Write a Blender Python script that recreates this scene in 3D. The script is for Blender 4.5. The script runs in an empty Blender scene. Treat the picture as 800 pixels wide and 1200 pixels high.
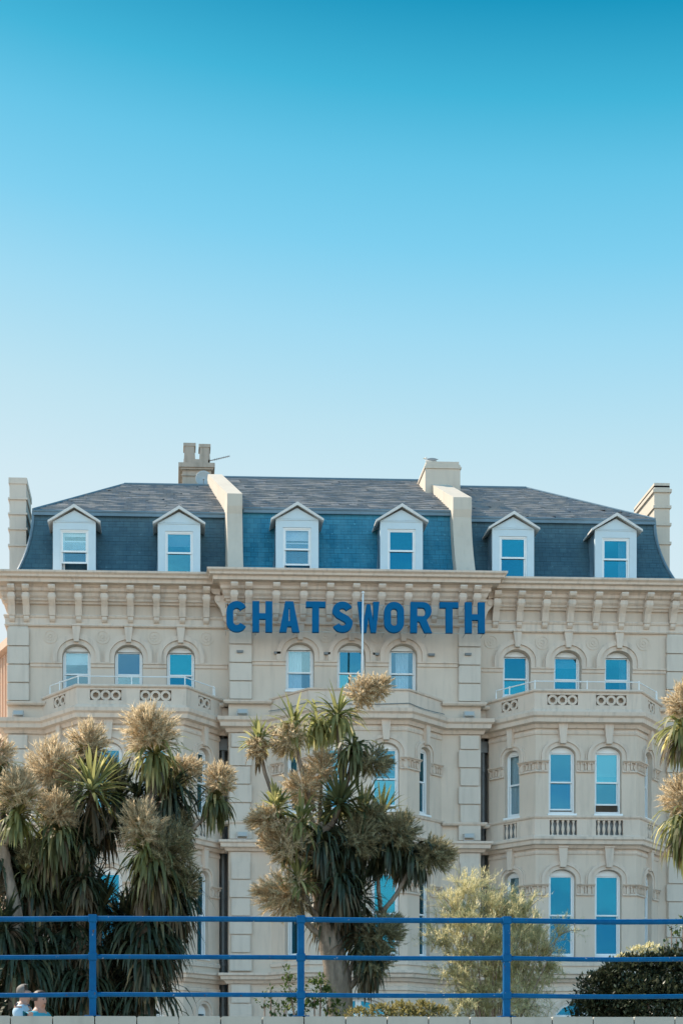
import bpy, math, random
from math import pi, sin, cos, tan, sqrt, radians
from mathutils import Vector, Matrix
from mathutils.geometry import tessellate_polygon
random.seed(7)
SC = bpy.context.scene
COL = SC.collection
V = Vector

# ---------------------------------------------------------------- survey: where a sight line meets a vertical plane
TH = math.atan(0.039); F = 1650.0; PX0 = 264.0; HZ = 1270.0; CY = -50.0; CZ = 0.4
def PX(px, Y):
    u = (px - PX0) / F
    t = (Y - CY) / (cos(TH) - u * sin(TH))
    return t * (sin(TH) + u * cos(TH))
def PZ(py, Y, px=400):
    u = (px - PX0) / F
    t = (Y - CY) / (cos(TH) - u * sin(TH))
    return CZ + t * (HZ - py) / F
def P(px, py, Y): return V((PX(px, Y), Y, PZ(py, Y, px)))

# ---------------------------------------------------------------- materials
def mat(name):
    m = bpy.data.materials.new(name); m.use_nodes = True
    return m, m.node_tree, m.node_tree.nodes['Principled BSDF']
def nd(nt, t, **kw):
    n = nt.nodes.new(t)
    for k, v in kw.items(): setattr(n, k, v)
    return n
def ramp(nt, fac, stops):
    r = nd(nt, 'ShaderNodeValToRGB')
    e = r.color_ramp.elements
    while len(e) < len(stops): e.new(0.5)
    for i, (p, c) in enumerate(stops):
        e[i].position = p; e[i].color = (*c, 1) if len(c) == 3 else c
    nt.links.new(fac, r.inputs[0])
    return r.outputs[0]
def noise(nt, scale, detail=4, stretch=(1, 1, 1), rough=0.55, coord='Object'):
    tc = nd(nt, 'ShaderNodeTexCoord'); mp = nd(nt, 'ShaderNodeMapping')
    mp.inputs['Scale'].default_value = stretch
    nt.links.new(tc.outputs[coord], mp.inputs[0])
    n = nd(nt, 'ShaderNodeTexNoise'); n.inputs['Scale'].default_value = scale
    n.inputs['Detail'].default_value = detail; n.inputs['Roughness'].default_value = rough
    nt.links.new(mp.outputs[0], n.inputs['Vector'])
    return n.outputs['Fac']
def mixc(nt, fac, a, b, bt='MIX'):
    m = nd(nt, 'ShaderNodeMix', data_type='RGBA', blend_type=bt)
    for i, s in ((0, fac), (6, a), (7, b)):
        if hasattr(s, 'links'): nt.links.new(s, m.inputs[i])
        elif i == 0: m.inputs[0].default_value = s
        else: m.inputs[i].default_value = (*s, 1)
    return m.outputs[2]
def bump(nt, b, h, strength=0.3, dist=0.02):
    n = nd(nt, 'ShaderNodeBump'); n.inputs['Strength'].default_value = strength; n.inputs['Distance'].default_value = dist
    nt.links.new(h, n.inputs['Height']); nt.links.new(n.outputs[0], b.inputs['Normal'])

def stucco(name, col, dirt, streak=0.35, rough=0.85):
    m, nt, b = mat(name)
    n1 = noise(nt, 0.9, 6, (1, 1, 1)); n2 = noise(nt, 2.2, 5, (2.6, 2.6, 0.35)); n3 = noise(nt, 14, 4)
    f1 = ramp(nt, n1, [(0.35, (0, 0, 0)), (0.75, (1, 1, 1))])
    f2 = ramp(nt, n2, [(0.5, (0, 0, 0)), (0.78, (1, 1, 1))])
    lo = tuple(c * 0.91 for c in col)
    c = mixc(nt, f1, col, lo)
    sm = nd(nt, 'ShaderNodeMath', operation='MULTIPLY'); nt.links.new(f2, sm.inputs[0]); sm.inputs[1].default_value = streak
    c = mixc(nt, sm.outputs[0], c, dirt)
    n4 = noise(nt, 5.5, 7, (1, 1, 1), .7)
    f4 = ramp(nt, n4, [(0.62, (0, 0, 0)), (0.72, (1, 1, 1))])
    s4 = nd(nt, 'ShaderNodeMath', operation='MULTIPLY'); nt.links.new(f4, s4.inputs[0]); s4.inputs[1].default_value = streak * .6
    c = mixc(nt, s4.outputs[0], c, dirt)
    nt.links.new(c, b.inputs['Base Color']); b.inputs['Roughness'].default_value = rough
    bump(nt, b, n3, 0.25, 0.012)
    return m
def plain(name, col, rough=0.6, var=0.15, scale=6, metallic=0.0, bs=0.1):
    m, nt, b = mat(name)
    n = noise(nt, scale, 5)
    c = mixc(nt, n, tuple(x * (1 + var) for x in col), tuple(x * (1 - var) for x in col))
    nt.links.new(c, b.inputs['Base Color']); b.inputs['Roughness'].default_value = rough; b.inputs['Metallic'].default_value = metallic
    if bs: bump(nt, b, n, bs, 0.01)
    return m
def leafmat(name, a, b_, c_, trans=0.35, rough=0.5):
    m, nt, b = mat(name)
    g = nd(nt, 'ShaderNodeNewGeometry')
    c = ramp(nt, g.outputs['Random Per Island'], [(0.0, a), (0.55, b_), (0.85, b_), (1.0, c_)])
    nt.links.new(c, b.inputs['Base Color']); b.inputs['Roughness'].default_value = rough
    t = nd(nt, 'ShaderNodeBsdfTranslucent'); hs = nd(nt, 'ShaderNodeHueSaturation')
    hs.inputs['Value'].default_value = 1.6; nt.links.new(c, hs.inputs['Color']); nt.links.new(hs.outputs[0], t.inputs[0])
    mx = nd(nt, 'ShaderNodeMixShader'); mx.inputs[0].default_value = trans
    nt.links.new(b.outputs[0], mx.inputs[1]); nt.links.new(t.outputs[0], mx.inputs[2])
    nt.links.new(mx.outputs[0], nt.nodes['Material Output'].inputs[0])
    return m
M = {}
M['stucco'] = stucco('stucco_cream', (.66, .555, .46), (.34, .30, .26), .28)
M['trim'] = stucco('trim_cream', (.68, .572, .48), (.27, .24, .21), .48)
M['pier'] = stucco('pier_cream', (.64, .57, .495), (.34, .31, .27), .32)
M['recess'] = stucco('recess_grey', (.33, .34, .34), (.16, .17, .18), .5)  # greyer than the front walls, the slots' shade put into the colour
M['peach'] = stucco('peach_render', (.70, .50, .38), (.45, .3, .22), .3)
M['chimney'] = stucco('chimney_render', (.42, .36, .30), (.16, .14, .12), .6)
M['coping'] = stucco('coping_stone', (.40, .40, .36), (.2, .2, .18), .3)
M['party'] = stucco('party_wall_render', (.60, .54, .46), (.33, .30, .27), .25)
M['white'] = plain('white_paint', (.80, .83, .84), .4, .05, 3, bs=.03)
M['dormer'] = plain('dormer_paint', (.56, .67, .73), .45, .06, 4, bs=.03)
M['offwhite'] = plain('aged_white_paint', (.66, .65, .63), .5, .15, 8)
M['lead'] = plain('lead', (.12, .20, .26), .5, .25, 5)
M['dark'] = plain('dark_interior', (.035, .033, .03), .9, .2, 3)
M['pipe'] = plain('downpipe_paint', (.17, .19, .20), .5, .2, 5)
M['metal'] = plain('grey_metal', (.35, .36, .37), .4, .1, 5, .6)
M['dish'] = plain('dish_grey', (.36, .42, .45), .5, .05, 5)
M['skin'] = plain('skin', (.38, .21, .16), .5, .06, 9, bs=0)
M['hair_grey'] = plain('hair_grey', (.14, .13, .125), .7, .25, 40)
M['hair_dark'] = plain('hair_dark', (.035, .025, .022), .6, .25, 40)
M['polo'] = plain('polo_pale_blue', (.36, .50, .62), .8, .08, 12)
M['navy'] = plain('navy_cloth', (.02, .04, .09), .8, .1, 12)
M['teal'] = plain('teal_cloth', (.03, .27, .38), .8, .1, 12)
M['khaki'] = plain('khaki_cloth', (.25, .22, .17), .8, .1, 12)
M['shoe'] = plain('shoe_leather', (.05, .04, .035), .5, .1, 12)
M['gullw'] = plain('gull_white', (.75, .74, .72), .7, .05, 12)
M['gullg'] = plain('gull_grey', (.28, .30, .32), .7, .1, 12)
M['beak'] = plain('beak_yellow', (.7, .4, .05), .5, .05, 12)
M['signblue'] = plain('sign_blue', (.0006, .115, .28), .8, .15, 3, bs=.05); M['signblue'].node_tree.nodes['Principled BSDF'].inputs['Specular IOR Level'].default_value = .15
M['cable'] = plain('cable', (.45, .45, .42), .5, .05, 3)
M['curtain'] = plain('net_curtain', (.85, .86, .86), .9, .08, 4)
M['asphalt'] = plain('asphalt', (.05, .05, .05), .9, .3, 20)
M['paving'] = plain('paving', (.36, .33, .29), .9, .15, 3)
M['shingle'] = plain('shingle_beach', (.40, .35, .28), .95, .35, 30, bs=.6)
M['grass'] = plain('grass_lawn', (.07, .11, .035), .95, .35, 12, bs=.5)
M['bark'] = stucco('cordyline_bark', (.19, .15, .12), (.07, .055, .04), .9, .95)
def bark(name, a, b_):
    m, nt, b = mat(name); n = noise(nt, 9, 6, (1, 1, .28), .65); n2 = noise(nt, 2.5, 4)
    c = ramp(nt, n, [(.38, b_), (.5, tuple((x + y) / 2 for x, y in zip(a, b_))), (.62, a)]); c = mixc(nt, n2, c, tuple(x * .6 for x in a), 'MIX')
    nt.links.new(c, b.inputs['Base Color']); b.inputs['Roughness'].default_value = .95; bump(nt, b, n, 1.0, .06); return m
M['bark'] = bark('cordyline_bark', (.38, .31, .25), (.07, .055, .045))
M['barkred'] = stucco('young_bark', (.30, .22, .18), (.12, .08, .06), .8, .9)
M['leaf'] = leafmat('sword_leaf', (.055, .072, .03), (.14, .15, .065), (.48, .42, .20), .45)
M['leafy'] = leafmat('sword_leaf_sunlit', (.11, .13, .045), (.27, .27, .11), (.62, .54, .26), .5)  # lighter copy of the leaf, sunlight on the upper heads put into the colour
M['leafdk'] = leafmat('sword_leaf_shaded', (.02, .032, .018), (.045, .06, .032), (.16, .14, .07), .25)  # darker copy of the leaf, shade of low and inner heads painted in
M['dead'] = leafmat('dead_leaf', (.05, .045, .03), (.13, .10, .06), (.30, .22, .11), .2, .9)
M['flower'] = leafmat('flower_panicle', (.30, .25, .165), (.56, .465, .32), (.80, .68, .50), .5, .9)
M['flowerdk'] = leafmat('flower_panicle_shaded', (.14, .13, .075), (.29, .265, .16), (.50, .44, .28), .42, .9)  # darker copy of the flower heads, their shade put into the colour
M['tamarisk'] = leafmat('feathery_leaf', (.28, .28, .15), (.56, .52, .32), (.80, .72, .50), .45, .9)
M['bush'] = leafmat('small_glossy_leaf', (.02, .026, .014), (.045, .058, .03), (.18, .18, .11), .18, .4)
M['shrub'] = leafmat('shrub_leaf', (.03, .055, .015), (.07, .11, .03), (.25, .27, .09), .3, .35)
M['hedge'] = leafmat('low_hedge_leaf', (.14, .13, .05), (.30, .26, .10), (.46, .40, .18), .3, .7)
# slate: blue-grey rows of slates, each a little different
def slate(name, c1, c2, c3):
    m, nt, b = mat(name)
    tc = nd(nt, 'ShaderNodeTexCoord'); sx = nd(nt, 'ShaderNodeSeparateXYZ'); cx = nd(nt, 'ShaderNodeCombineXYZ')
    nt.links.new(tc.outputs['Object'], sx.inputs[0])
    nt.links.new(sx.outputs[0], cx.inputs[0]); nt.links.new(sx.outputs[2], cx.inputs[1])
    br = nd(nt, 'ShaderNodeTexBrick'); br.inputs['Scale'].default_value = 1.0
    br.inputs['Brick Width'].default_value = .26; br.inputs['Row Height'].default_value = .19
    br.inputs['Mortar Size'].default_value = .008; br.inputs['Mortar Smooth'].default_value = .2
    br.inputs['Color1'].default_value = (*c1, 1); br.inputs['Color2'].default_value = (*c2, 1); br.inputs['Mortar'].default_value = (*[x * .55 for x in c1], 1)
    nt.links.new(cx.outputs[0], br.inputs['Vector'])
    n = noise(nt, 1.4, 6, (1.5, 1, .6)); f = ramp(nt, n, [(.4, (0, 0, 0)), (.8, (.65, .65, .65))])
    c = mixc(nt, f, br.outputs['Color'], c3)
    n2 = noise(nt, 9, 4); f2 = ramp(nt, n2, [(.64, (0, 0, 0)), (.72, (.5, .5, .5))])
    c = mixc(nt, f2, c, tuple(x * 1.7 for x in c3))
    nt.links.new(c, b.inputs['Base Color']); b.inputs['Roughness'].default_value = .55
    bump(nt, b, br.outputs['Fac'], -.6, .02)
    return m
M['slate_mid'] = slate('slate_blue', (.012, .15, .25), (.026, .205, .32), (.07, .26, .36))
M['slate_wing'] = slate('slate_grey_blue', (.036, .088, .125), (.048, .115, .155), (.075, .15, .185))
M['slate_top'] = slate('slate_sunlit', (.20, .20, .205), (.105, .14, .18), (.34, .30, .27))  # lighter slate for the upper slopes, warm sunlit streaks put into the colour
# blue railing paint with chipped, rusty spots
m, nt, b = mat('railing_blue'); n = noise(nt, 7, 6, (1, 1, 1), .7)
c = mixc(nt, ramp(nt, n, [(.3, (0, 0, 0)), (.7, (1, 1, 1))]), (.0005, .070, .20), (.001, .105, .27))
n2 = noise(nt, 24, 5, (1, 1, 1), .6)
c = mixc(nt, ramp(nt, n2, [(.68, (0, 0, 0)), (.72, (1, 1, 1))]), c, (.42, .45, .48))
c = mixc(nt, ramp(nt, noise(nt, 15, 5), [(.70, (0, 0, 0)), (.73, (1, 1, 1))]), c, (.10, .06, .04))
nt.links.new(c, b.inputs['Base Color']); b.inputs['Roughness'].default_value = .6; b.inputs['Specular IOR Level'].default_value = .12; bump(nt, b, n2, .3, .004); M['railing'] = m
# window glass: mirrors the sky, lets some of the room through
def glass(name, tint, k):
    m, nt, b = mat(name)
    nt.nodes.remove(b)
    t = nd(nt, 'ShaderNodeBsdfTransparent'); t.inputs[0].default_value = (.86, .92, .95, 1)
    g = nd(nt, 'ShaderNodeBsdfGlossy'); g.inputs['Color'].default_value = (*tint, 1); g.inputs['Roughness'].default_value = .03
    n = noise(nt, .6, 3, (1, 1, .8)); oi = nd(nt, 'ShaderNodeObjectInfo'); ml = nd(nt, 'ShaderNodeMath', operation='MULTIPLY'); ml.inputs[1].default_value = 57.3; nt.links.new(oi.outputs['Random'], ml.inputs[0])
    wn = nd(nt, 'ShaderNodeTexWhiteNoise', noise_dimensions='1D'); nt.links.new(ml.outputs[0], wn.inputs['W'])
    sb = nd(nt, 'ShaderNodeVectorMath', operation='SUBTRACT'); nt.links.new(wn.outputs['Color'], sb.inputs[0]); sb.inputs[1].default_value = (.5, .5, .5)
    sc = nd(nt, 'ShaderNodeVectorMath', operation='SCALE'); nt.links.new(sb.outputs[0], sc.inputs[0]); sc.inputs['Scale'].default_value = .10
    ge = nd(nt, 'ShaderNodeNewGeometry'); ad = nd(nt, 'ShaderNodeVectorMath', operation='ADD'); nt.links.new(ge.outputs['Normal'], ad.inputs[0]); nt.links.new(sc.outputs[0], ad.inputs[1])
    bp = nd(nt, 'ShaderNodeBump'); bp.inputs['Strength'].default_value = .10; bp.inputs['Distance'].default_value = .05; nt.links.new(ad.outputs[0], bp.inputs['Normal'])
    nt.links.new(n, bp.inputs['Height']); nt.links.new(bp.outputs[0], g.inputs['Normal'])
    mx = nd(nt, 'ShaderNodeMixShader'); mx.inputs[0].default_value = k
    nt.links.new(t.outputs[0], mx.inputs[1]); nt.links.new(g.outputs[0], mx.inputs[2])
    nt.links.new(mx.outputs[0], nt.nodes['Material Output'].inputs[0])
    return m
M['glass'] = glass('window_glass', (.07, .31, .43), .42)
M['glass_clear'] = glass('window_glass_clear', (.30, .55, .66), .20)
M['glass_deep'] = glass('window_glass_deep', (.02, .225, .36), .46)

# ---------------------------------------------------------------- mesh helpers
class MB:
    def __init__(s): s.v = []; s.f = []; s.mi = []; s.cur = 0
    def quad(s, *p):
        n = len(s.v); s.v.extend([tuple(q) for q in p]); s.f.append(tuple(range(n, n + len(p)))); s.mi.append(s.cur)
    def box(s, x0, x1, y0, y1, z0, z1):
        n = len(s.v)
        s.v += [(x, y, z) for z in (z0, z1) for y in (y0, y1) for x in (x0, x1)]
        for f in ((0, 2, 3, 1), (4, 5, 7, 6), (0, 1, 5, 4), (1, 3, 7, 5), (3, 2, 6, 7), (2, 0, 4, 6)):
            s.f.append(tuple(n + i for i in f)); s.mi.append(s.cur)
    def slab(s, outer, holes, w0, w1, O=(0, 0, 0), U=(1, 0, 0), N=None):
        """outline with holes, extruded from w0 (back) to w1 (front) along the outward normal"""
        O = V(O); U = V(U).normalized(); Z = V((0, 0, 1)); N = U.cross(Z) if N is None else V(N)
        def area(l): return sum(l[i][0] * l[(i + 1) % len(l)][1] - l[(i + 1) % len(l)][0] * l[i][1] for i in range(len(l)))
        outer = list(outer) if area(outer) > 0 else list(outer)[::-1]
        hs = [list(h) if area(h) < 0 else list(h)[::-1] for h in holes]
        loops = [outer] + hs; pts = [p for l in loops for p in l]
        tris = tessellate_polygon([[V((p[0], p[1], 0)) for p in l] for l in loops])
        n = len(s.v); k = len(pts)
        for w in (w1, w0):
            s.v += [tuple(O + U * p[0] + Z * p[1] + N * w) for p in pts]
        for t in tris:
            a, b, c = (pts[i] for i in t)
            if (b[0] - a[0]) * (c[1] - a[1]) - (b[1] - a[1]) * (c[0] - a[0]) < 0: t = t[::-1]
            s.f.append(tuple(n + i for i in t)); s.f.append(tuple(n + k + i for i in t[::-1])); s.mi += [s.cur] * 2
        o = 0
        for l in loops:
            m = len(l)
            for i in range(m):
                j = (i + 1) % m
                s.f.append((n + o + j, n + o + i, n + k + o + i, n + k + o + j)); s.mi.append(s.cur)
            o += m
    def sweep(s, path, prof):
        """closed profile [(out, z)] carried along a plan path, mitred; outward is to the right-hand (-y) side of +x"""
        P2 = [V((p[0], p[1])) for p in path]; n0 = len(s.v); k = len(prof)
        for i, p in enumerate(P2):
            ns = []
            for a, b in ((i - 1, i), (i, i + 1)):
                if a >= 0 and b < len(P2):
                    d = (P2[b] - P2[a]).normalized(); ns.append(V((d.y, -d.x)))
            if len(ns) == 2:
                h = (ns[0] + ns[1]).normalized(); m = h / max(.3, h.dot(ns[0]))
            else: m = ns[0]
            for o, z in prof: s.v.append((p.x + m.x * o, p.y + m.y * o, z))
        for i in range(len(P2) - 1):
            for j in range(k):
                a = n0 + i * k + j; b = n0 + i * k + (j + 1) % k
                s.f.append((a, b, b + k, a + k)); s.mi.append(s.cur)
        s.f.append(tuple(n0 + j for j in range(k))[::-1]); s.f.append(tuple(n0 + (len(P2) - 1) * k + j for j in range(k))); s.mi += [s.cur] * 2
    def tube(s, pts, rad, n=8, cap=True):
        pts = [V(p) for p in pts]; base = len(s.v)
        if not hasattr(rad, '__len__'): rad = [rad] * len(pts)
        ref = V((0.12, 0.07, 1)).normalized()
        if abs((pts[-1] - pts[0]).normalized().dot(ref)) > .95: ref = V((1, .1, 0)).normalized()
        for i, p in enumerate(pts):
            d = (pts[min(i + 1, len(pts) - 1)] - pts[max(i - 1, 0)]).normalized()
            a = d.cross(ref).normalized(); b = d.cross(a)
            for j in range(n):
                t = 2 * pi * j / n
                s.v.append(tuple(p + (a * cos(t) + b * sin(t)) * rad[i]))
        for i in range(len(pts) - 1):
            for j in range(n):
                a = base + i * n + j; b = base + i * n + (j + 1) % n
                s.f.append((a, b, b + n, a + n)); s.mi.append(s.cur)
        if cap:
            s.f.append(tuple(base + j for j in range(n))[::-1]); s.f.append(tuple(base + (len(pts) - 1) * n + j for j in range(n))); s.mi += [s.cur] * 2
    def lathe(s, prof, c, n=12):
        base = len(s.v)
        for r, z in prof:
            for j in range(n): s.v.append((c[0] + r * cos(2 * pi * j / n), c[1] + r * sin(2 * pi * j / n), c[2] + z))
        for i in range(len(prof) - 1):
            for j in range(n):
                a = base + i * n + j; b = base + i * n + (j + 1) % n
                s.f.append((a, b, b + n, a + n)); s.mi.append(s.cur)
        s.f.append(tuple(base + j for j in range(n))[::-1]); s.f.append(tuple(base + (len(prof) - 1) * n + j for j in range(n))); s.mi += [s.cur] * 2
    def ball(s, c, r, n=12, m=8):
        c = V(c); r = r if hasattr(r, '__len__') else (r, r, r); base = len(s.v)
        for i in range(m + 1):
            t = pi * i / m
            for j in range(n):
                p = 2 * pi * j / n
                s.v.append((c.x + r[0] * sin(t) * cos(p), c.y + r[1] * sin(t) * sin(p), c.z + r[2] * cos(t)))
        for i in range(m):
            for j in range(n):
                a = base + i * n + j; b = base + i * n + (j + 1) % n
                s.f.append((a, a + n, b + n, b)); s.mi.append(s.cur)
    def blade(s, p, d, L, w, droop=0.3, seg=4, side=None):
        p = V(p); d = V(d).normalized(); up = V((0, 0, 1))
        sd = side or d.cross(up)
        if sd.length < .05: sd = V((random.uniform(-1, 1), random.uniform(-1, 1), 0))
        sd = sd.normalized(); n = len(s.v)
        prof = {1: (.8, 0), 2: (.5, 1, 0), 4: (.45, .9, 1, .75, 0), 5: (.45, .85, 1, .9, .6, 0)}[seg]
        for i in range(seg + 1):
            w_ = w * prof[i] / 2
            if i == seg: s.v.append(tuple(p))
            else: s.v.append(tuple(p - sd * w_)); s.v.append(tuple(p + sd * w_))
            p = p + d * (L / seg); d = (d - up * droop / seg * (1 + i * .5)).normalized()
        for i in range(seg - 1):
            a = n + 2 * i; s.f.append((a, a + 1, a + 3, a + 2)); s.mi.append(s.cur)
        a = n + 2 * (seg - 1); s.f.append((a, a + 1, a + 2)); s.mi.append(s.cur)
    def build(s, name, mats, parent=None, smooth=False, pos=None):
        me = bpy.data.meshes.new(name); off = V(pos) if pos else None
        vs = s.v if off is None else [(a - off.x, b - off.y, c - off.z) for a, b, c in s.v]
        me.from_pydata(vs, [], s.f); o = bpy.data.objects.new(name, me); COL.objects.link(o)
        for m in (mats if isinstance(mats, (list, tuple)) else [mats]): me.materials.append(m)
        if any(s.mi): me.polygons.foreach_set('material_index', s.mi)
        if smooth: me.polygons.foreach_set('use_smooth', [True] * len(me.polygons))
        me.update()
        if off is not None: o.location = off
        if parent: o.parent = parent
        return o
def tag(o, label=None, cat=None, group=None, kind=None):
    if label: o['label'] = label
    if cat: o['category'] = cat
    if group: o['group'] = group
    if kind: o['kind'] = kind
    return o
def thing(name, label, cat, loc=(0, 0, 0), group=None):
    o = bpy.data.objects.new(name, None); COL.objects.link(o); o.location = loc
    return tag(o, label, cat, group)
def put(o, parent):
    """parent without moving it in the world (parents here are never rotated)"""
    o.parent = parent; o.location = V(o.location) - V(parent.location)
def arch(c, z0, z1, w, rise, n=12):
    """outline of an opening with an elliptical head"""
    p = [(c - w / 2, z0), (c + w / 2, z0)]
    for i in range(n + 1):
        t = pi * i / n
        p.append((c + w / 2 * cos(t), z1 - rise + rise * sin(t)))
    return p
def rect(a0, a1, z0, z1): return [(a0, z0), (a1, z0), (a1, z1), (a0, z1)]
def circ(c, z, r, n=20): return [(c + r * cos(2 * pi * i / n), z + r * sin(2 * pi * i / n)) for i in range(n)]

# ================================================================= THE HOTEL
HOTEL = thing('hotel_building', 'four storey cream Victorian hotel with bay windows and blue mansard roof', 'hotel')
def hp(mb, name, m, smooth=False): return mb.build(name, m, HOTEL, smooth)
class Each:
    """every run of a moulding becomes a part of its own"""
    def __init__(s): s.l = []
    def sweep(s, path, prof): q = MB(); q.sweep(path, prof); s.l.append(q)
    def box(s, *a): q = MB(); q.box(*a); s.l.append(q)
def hp_each(e, name, m):
    for q in e.l: q.build(name, m, HOTEL)
ZC0, ZC1 = 17.86, 18.30            # main cornice
YW, YM = 0.0, -0.5                  # wall planes: wings, middle block
XL = PX(9, YW); XR = PX(804, YW)
XM0 = PX(268, YM); XM1 = PX(563, YM)
XBL = (PX(95, -1.5) + PX(214, -1.5)) / 2; XBR = (PX(625, -1.5) + PX(747, -1.5)) / 2
HF, HB, DB = 1.77, 3.06, 1.5

def frame_at(p0, p1):
    p0 = V((p0[0], p0[1], 0)); p1 = V((p1[0], p1[1], 0)); U = (p1 - p0)
    return p0, U.normalized(), U.length
def sash_window(O, U, c, z0, z1, w, rise, set_=-.20, split=.5, opening=0.0, curtain=None, gl='glass', head=.20, blind=0):
    """arched box-sash window in the opening; frame (part) > two sashes, two panes, curtain"""
    O = V(O); g = .012; m = MB(); fw = .075
    top = z1 - max(head, .08)
    m.slab(arch(c, z0 + .003, z1 - g, w - 2 * g, rise - g), [rect(c - w / 2 + fw, c + w / 2 - fw, z0 + .09, top)], set_ - .10, set_, O, U)
    m.slab(rect(c - w / 2 - .03, c + w / 2 + .03, z0 - .07, z0), [], set_ + .002, .05, O, U)
    win = m.build('window', M['white'], HOTEL)
    a0, a1 = c - w / 2 + fw, c + w / 2 - fw; b0, b1 = z0 + .09, top
    mid = b0 + (b1 - b0) * split; sw = .045
    lo = opening * (mid - b0)
    for (s0, s1, ww) in ((mid - sw / 2, b1, set_ - .035), (b0 + lo, mid + sw / 2 + lo, set_ - .08)):
        s1 = min(s1, b1)
        q = MB(); q.slab(rect(a0 + .002, a1 - .002, s0, s1), [rect(a0 + sw, a1 - sw, s0 + sw * 1.2, s1 - sw)], ww - .035, ww, O, U)
        q.build('sash', M['white'], win)
        q = MB(); q.slab(rect(a0 + sw - .005, a1 - sw + .005, s0 + sw, s1 - sw + .005), [], ww - .022, ww - .016, O, U)
        q.build('pane', M[gl], win)
    if curtain:
        for (k0, k1) in curtain:
            q = MB(); n = 22; O2 = O; N = V(U).cross(V((0, 0, 1))); Uv = V(U)
            pts = []
            for i in range(n + 1):
                a = a0 + (a1 - a0) * (k0 + (k1 - k0) * i / n)
                wv = set_ - .17 + .03 * sin(i * 1.9) + random.uniform(-.006, .006)
                pts.append(O2 + Uv * a + N * wv)
            for i in range(n):
                q.quad(pts[i] + V((0, 0, b0)), pts[i + 1] + V((0, 0, b0)), pts[i + 1] + V((0, 0, b1)), pts[i] + V((0, 0, b1)))
            q.build('curtain', M['curtain'], win)
    if blind:
        q = MB(); q.slab(rect(a0, a1, b1 - (b1 - b0) * blind, b1), [], set_ - .2, set_ - .19, O, U); q.build('blind', M['curtain'], win)
    # dark room behind
    return win
def archivolt(O, U, c, z0, z1, w, rise, b1=.13, b2=.26, p1=.045, p2=.09, drop=0.0):
    """two stepped mouldings round an arch, down to z0"""
    m = MB()
    zs = z1 - rise
    def ring(wi, wo, p):
        out = [(c + wo * cos(pi * i / 18), zs + (rise + wo - w / 2) * sin(pi * i / 18)) for i in range(19)]
        inn = [(c + wi * cos(pi * i / 18), zs + (rise + wi - w / 2) * sin(pi * i / 18)) for i in range(19)]
        poly = [(c + wo, z0)] + out + [(c - wo, z0), (c - wi, z0)] + inn[::-1] + [(c + wi, z0)]
        m.slab(poly, [], .001, p, O, U)
    ring(w / 2 + .002, w / 2 + b1, p1); ring(w / 2 + b1 + .002, w / 2 + b2, p2)
    ring(w / 2 + b2 + .002, w / 2 + b2 + .06, p1 * .6)
    return hp(m, 'arch_moulding', M['trim'])
def keystone(O, U, c, z0, z1, wb, wt, p=.16):
    m = MB(); m.slab([(c - wb / 2, z0), (c + wb / 2, z0), (c + wt / 2, z1), (c - wt / 2, z1)], [], .003, p, O, U)
    m.slab(rect(c - wt / 2 - .02, c + wt / 2 + .02, z1, z1 + .05), [], .003, p + .03, O, U)
    return hp(m, 'keystone', M['trim'])
def capital(path, z0, z1):
    """leafy capital band wrapped round a pier"""
    m = MB(); h = z1 - z0
    m.sweep(path, [(-.01, z0 - .03), (.06, z0 - .03), (.07, z0), (.05, z0 + .03), (.015, z0 + .05), (.015, z1 - .09), (.10, z1 - .07), (.12, z1 - .04), (.16, z1 - .03), (.17, z1), (-.01, z1)])
    for i in range(len(path) - 1):
        O, U, L = frame_at(path[i], path[i + 1]); n = max(3, int(L / .115)); zb = z0 + .045; zt = z1 - .085
        for j in range(n):
            a = L * (j + .5) / n; tw = .042; sg = 1 if j % 2 else -1; j1, j2 = random.uniform(-.006, .006), random.uniform(-.012, .012)
            m.slab([(a - tw * .5, zb), (a + tw * .5, zb), (a + tw, zb + h * .3 + j2), (a + tw * .9 + sg * .012, zt - .03), (a + sg * .03, zt), (a - tw * .9 + sg * .012, zt - .05), (a - tw, zb + h * .28)], [], .01, .065 + j1, O, U)
            m.slab(circ(a + sg * .03, zt - .02, .026, 8), [], .02, .12 + j1, O, U)
            m.slab([(a - .008, zb + .01), (a + .008, zb + .01), (a + .01 + sg * .02, zt - .04), (a - .006 + sg * .02, zt - .04)], [], .02, .085, O, U)
    return hp(m, 'capital', M['trim'])

def cornice_prof(z0, z1, out, inner=-.02):
    h = z1 - z0
    return [(inner, z0), (out * .35, z0), (out * .45, z0 + h * .18), (out * .72, z0 + h * .22), (out * .74, z0 + h * .5), (out * .88, z0 + h * .56), (out * .9, z0 + h * .72), (out, z0 + h * .85), (out, z1 - .001), (inner, z1 + .01)]

# ---- main walls
ZTOP = 18.0
WU0, WU1, WUW, WUR = 14.28, 15.95, 1.00, .42        # upper windows
def upper_centres():
    w = [PX(p, YW) for p in (90, 151, 212)]; mm = [PX(p, YM) for p in (351.5, 411.5, 472)]; r = [PX(p, YW) for p in (605, 664.5, 724)]
    return w, mm, r
CL, CM, CR = upper_centres()
XG0 = PX(256.5, YW); XG1 = PX(573.5, YW)         # slots beside the middle block (lower storeys)
m = MB()
m.slab([(XL, 0), (XG0, 0), (XG0, 13.25), (XM0 + .02, 13.25), (XM0 + .02, ZTOP), (XL, ZTOP)], [arch(c, WU0, WU1, WUW, WUR) for c in CL], -.4, 0, (0, YW, 0))
m.slab([(XG1, 0), (XR, 0), (XR, ZTOP), (XM1 - .02, ZTOP), (XM1 - .02, 13.25), (XG1, 13.25)], [arch(c, WU0, WU1, WUW, WUR) for c in CR], -.4, 0, (0, YW, 0))
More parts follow.
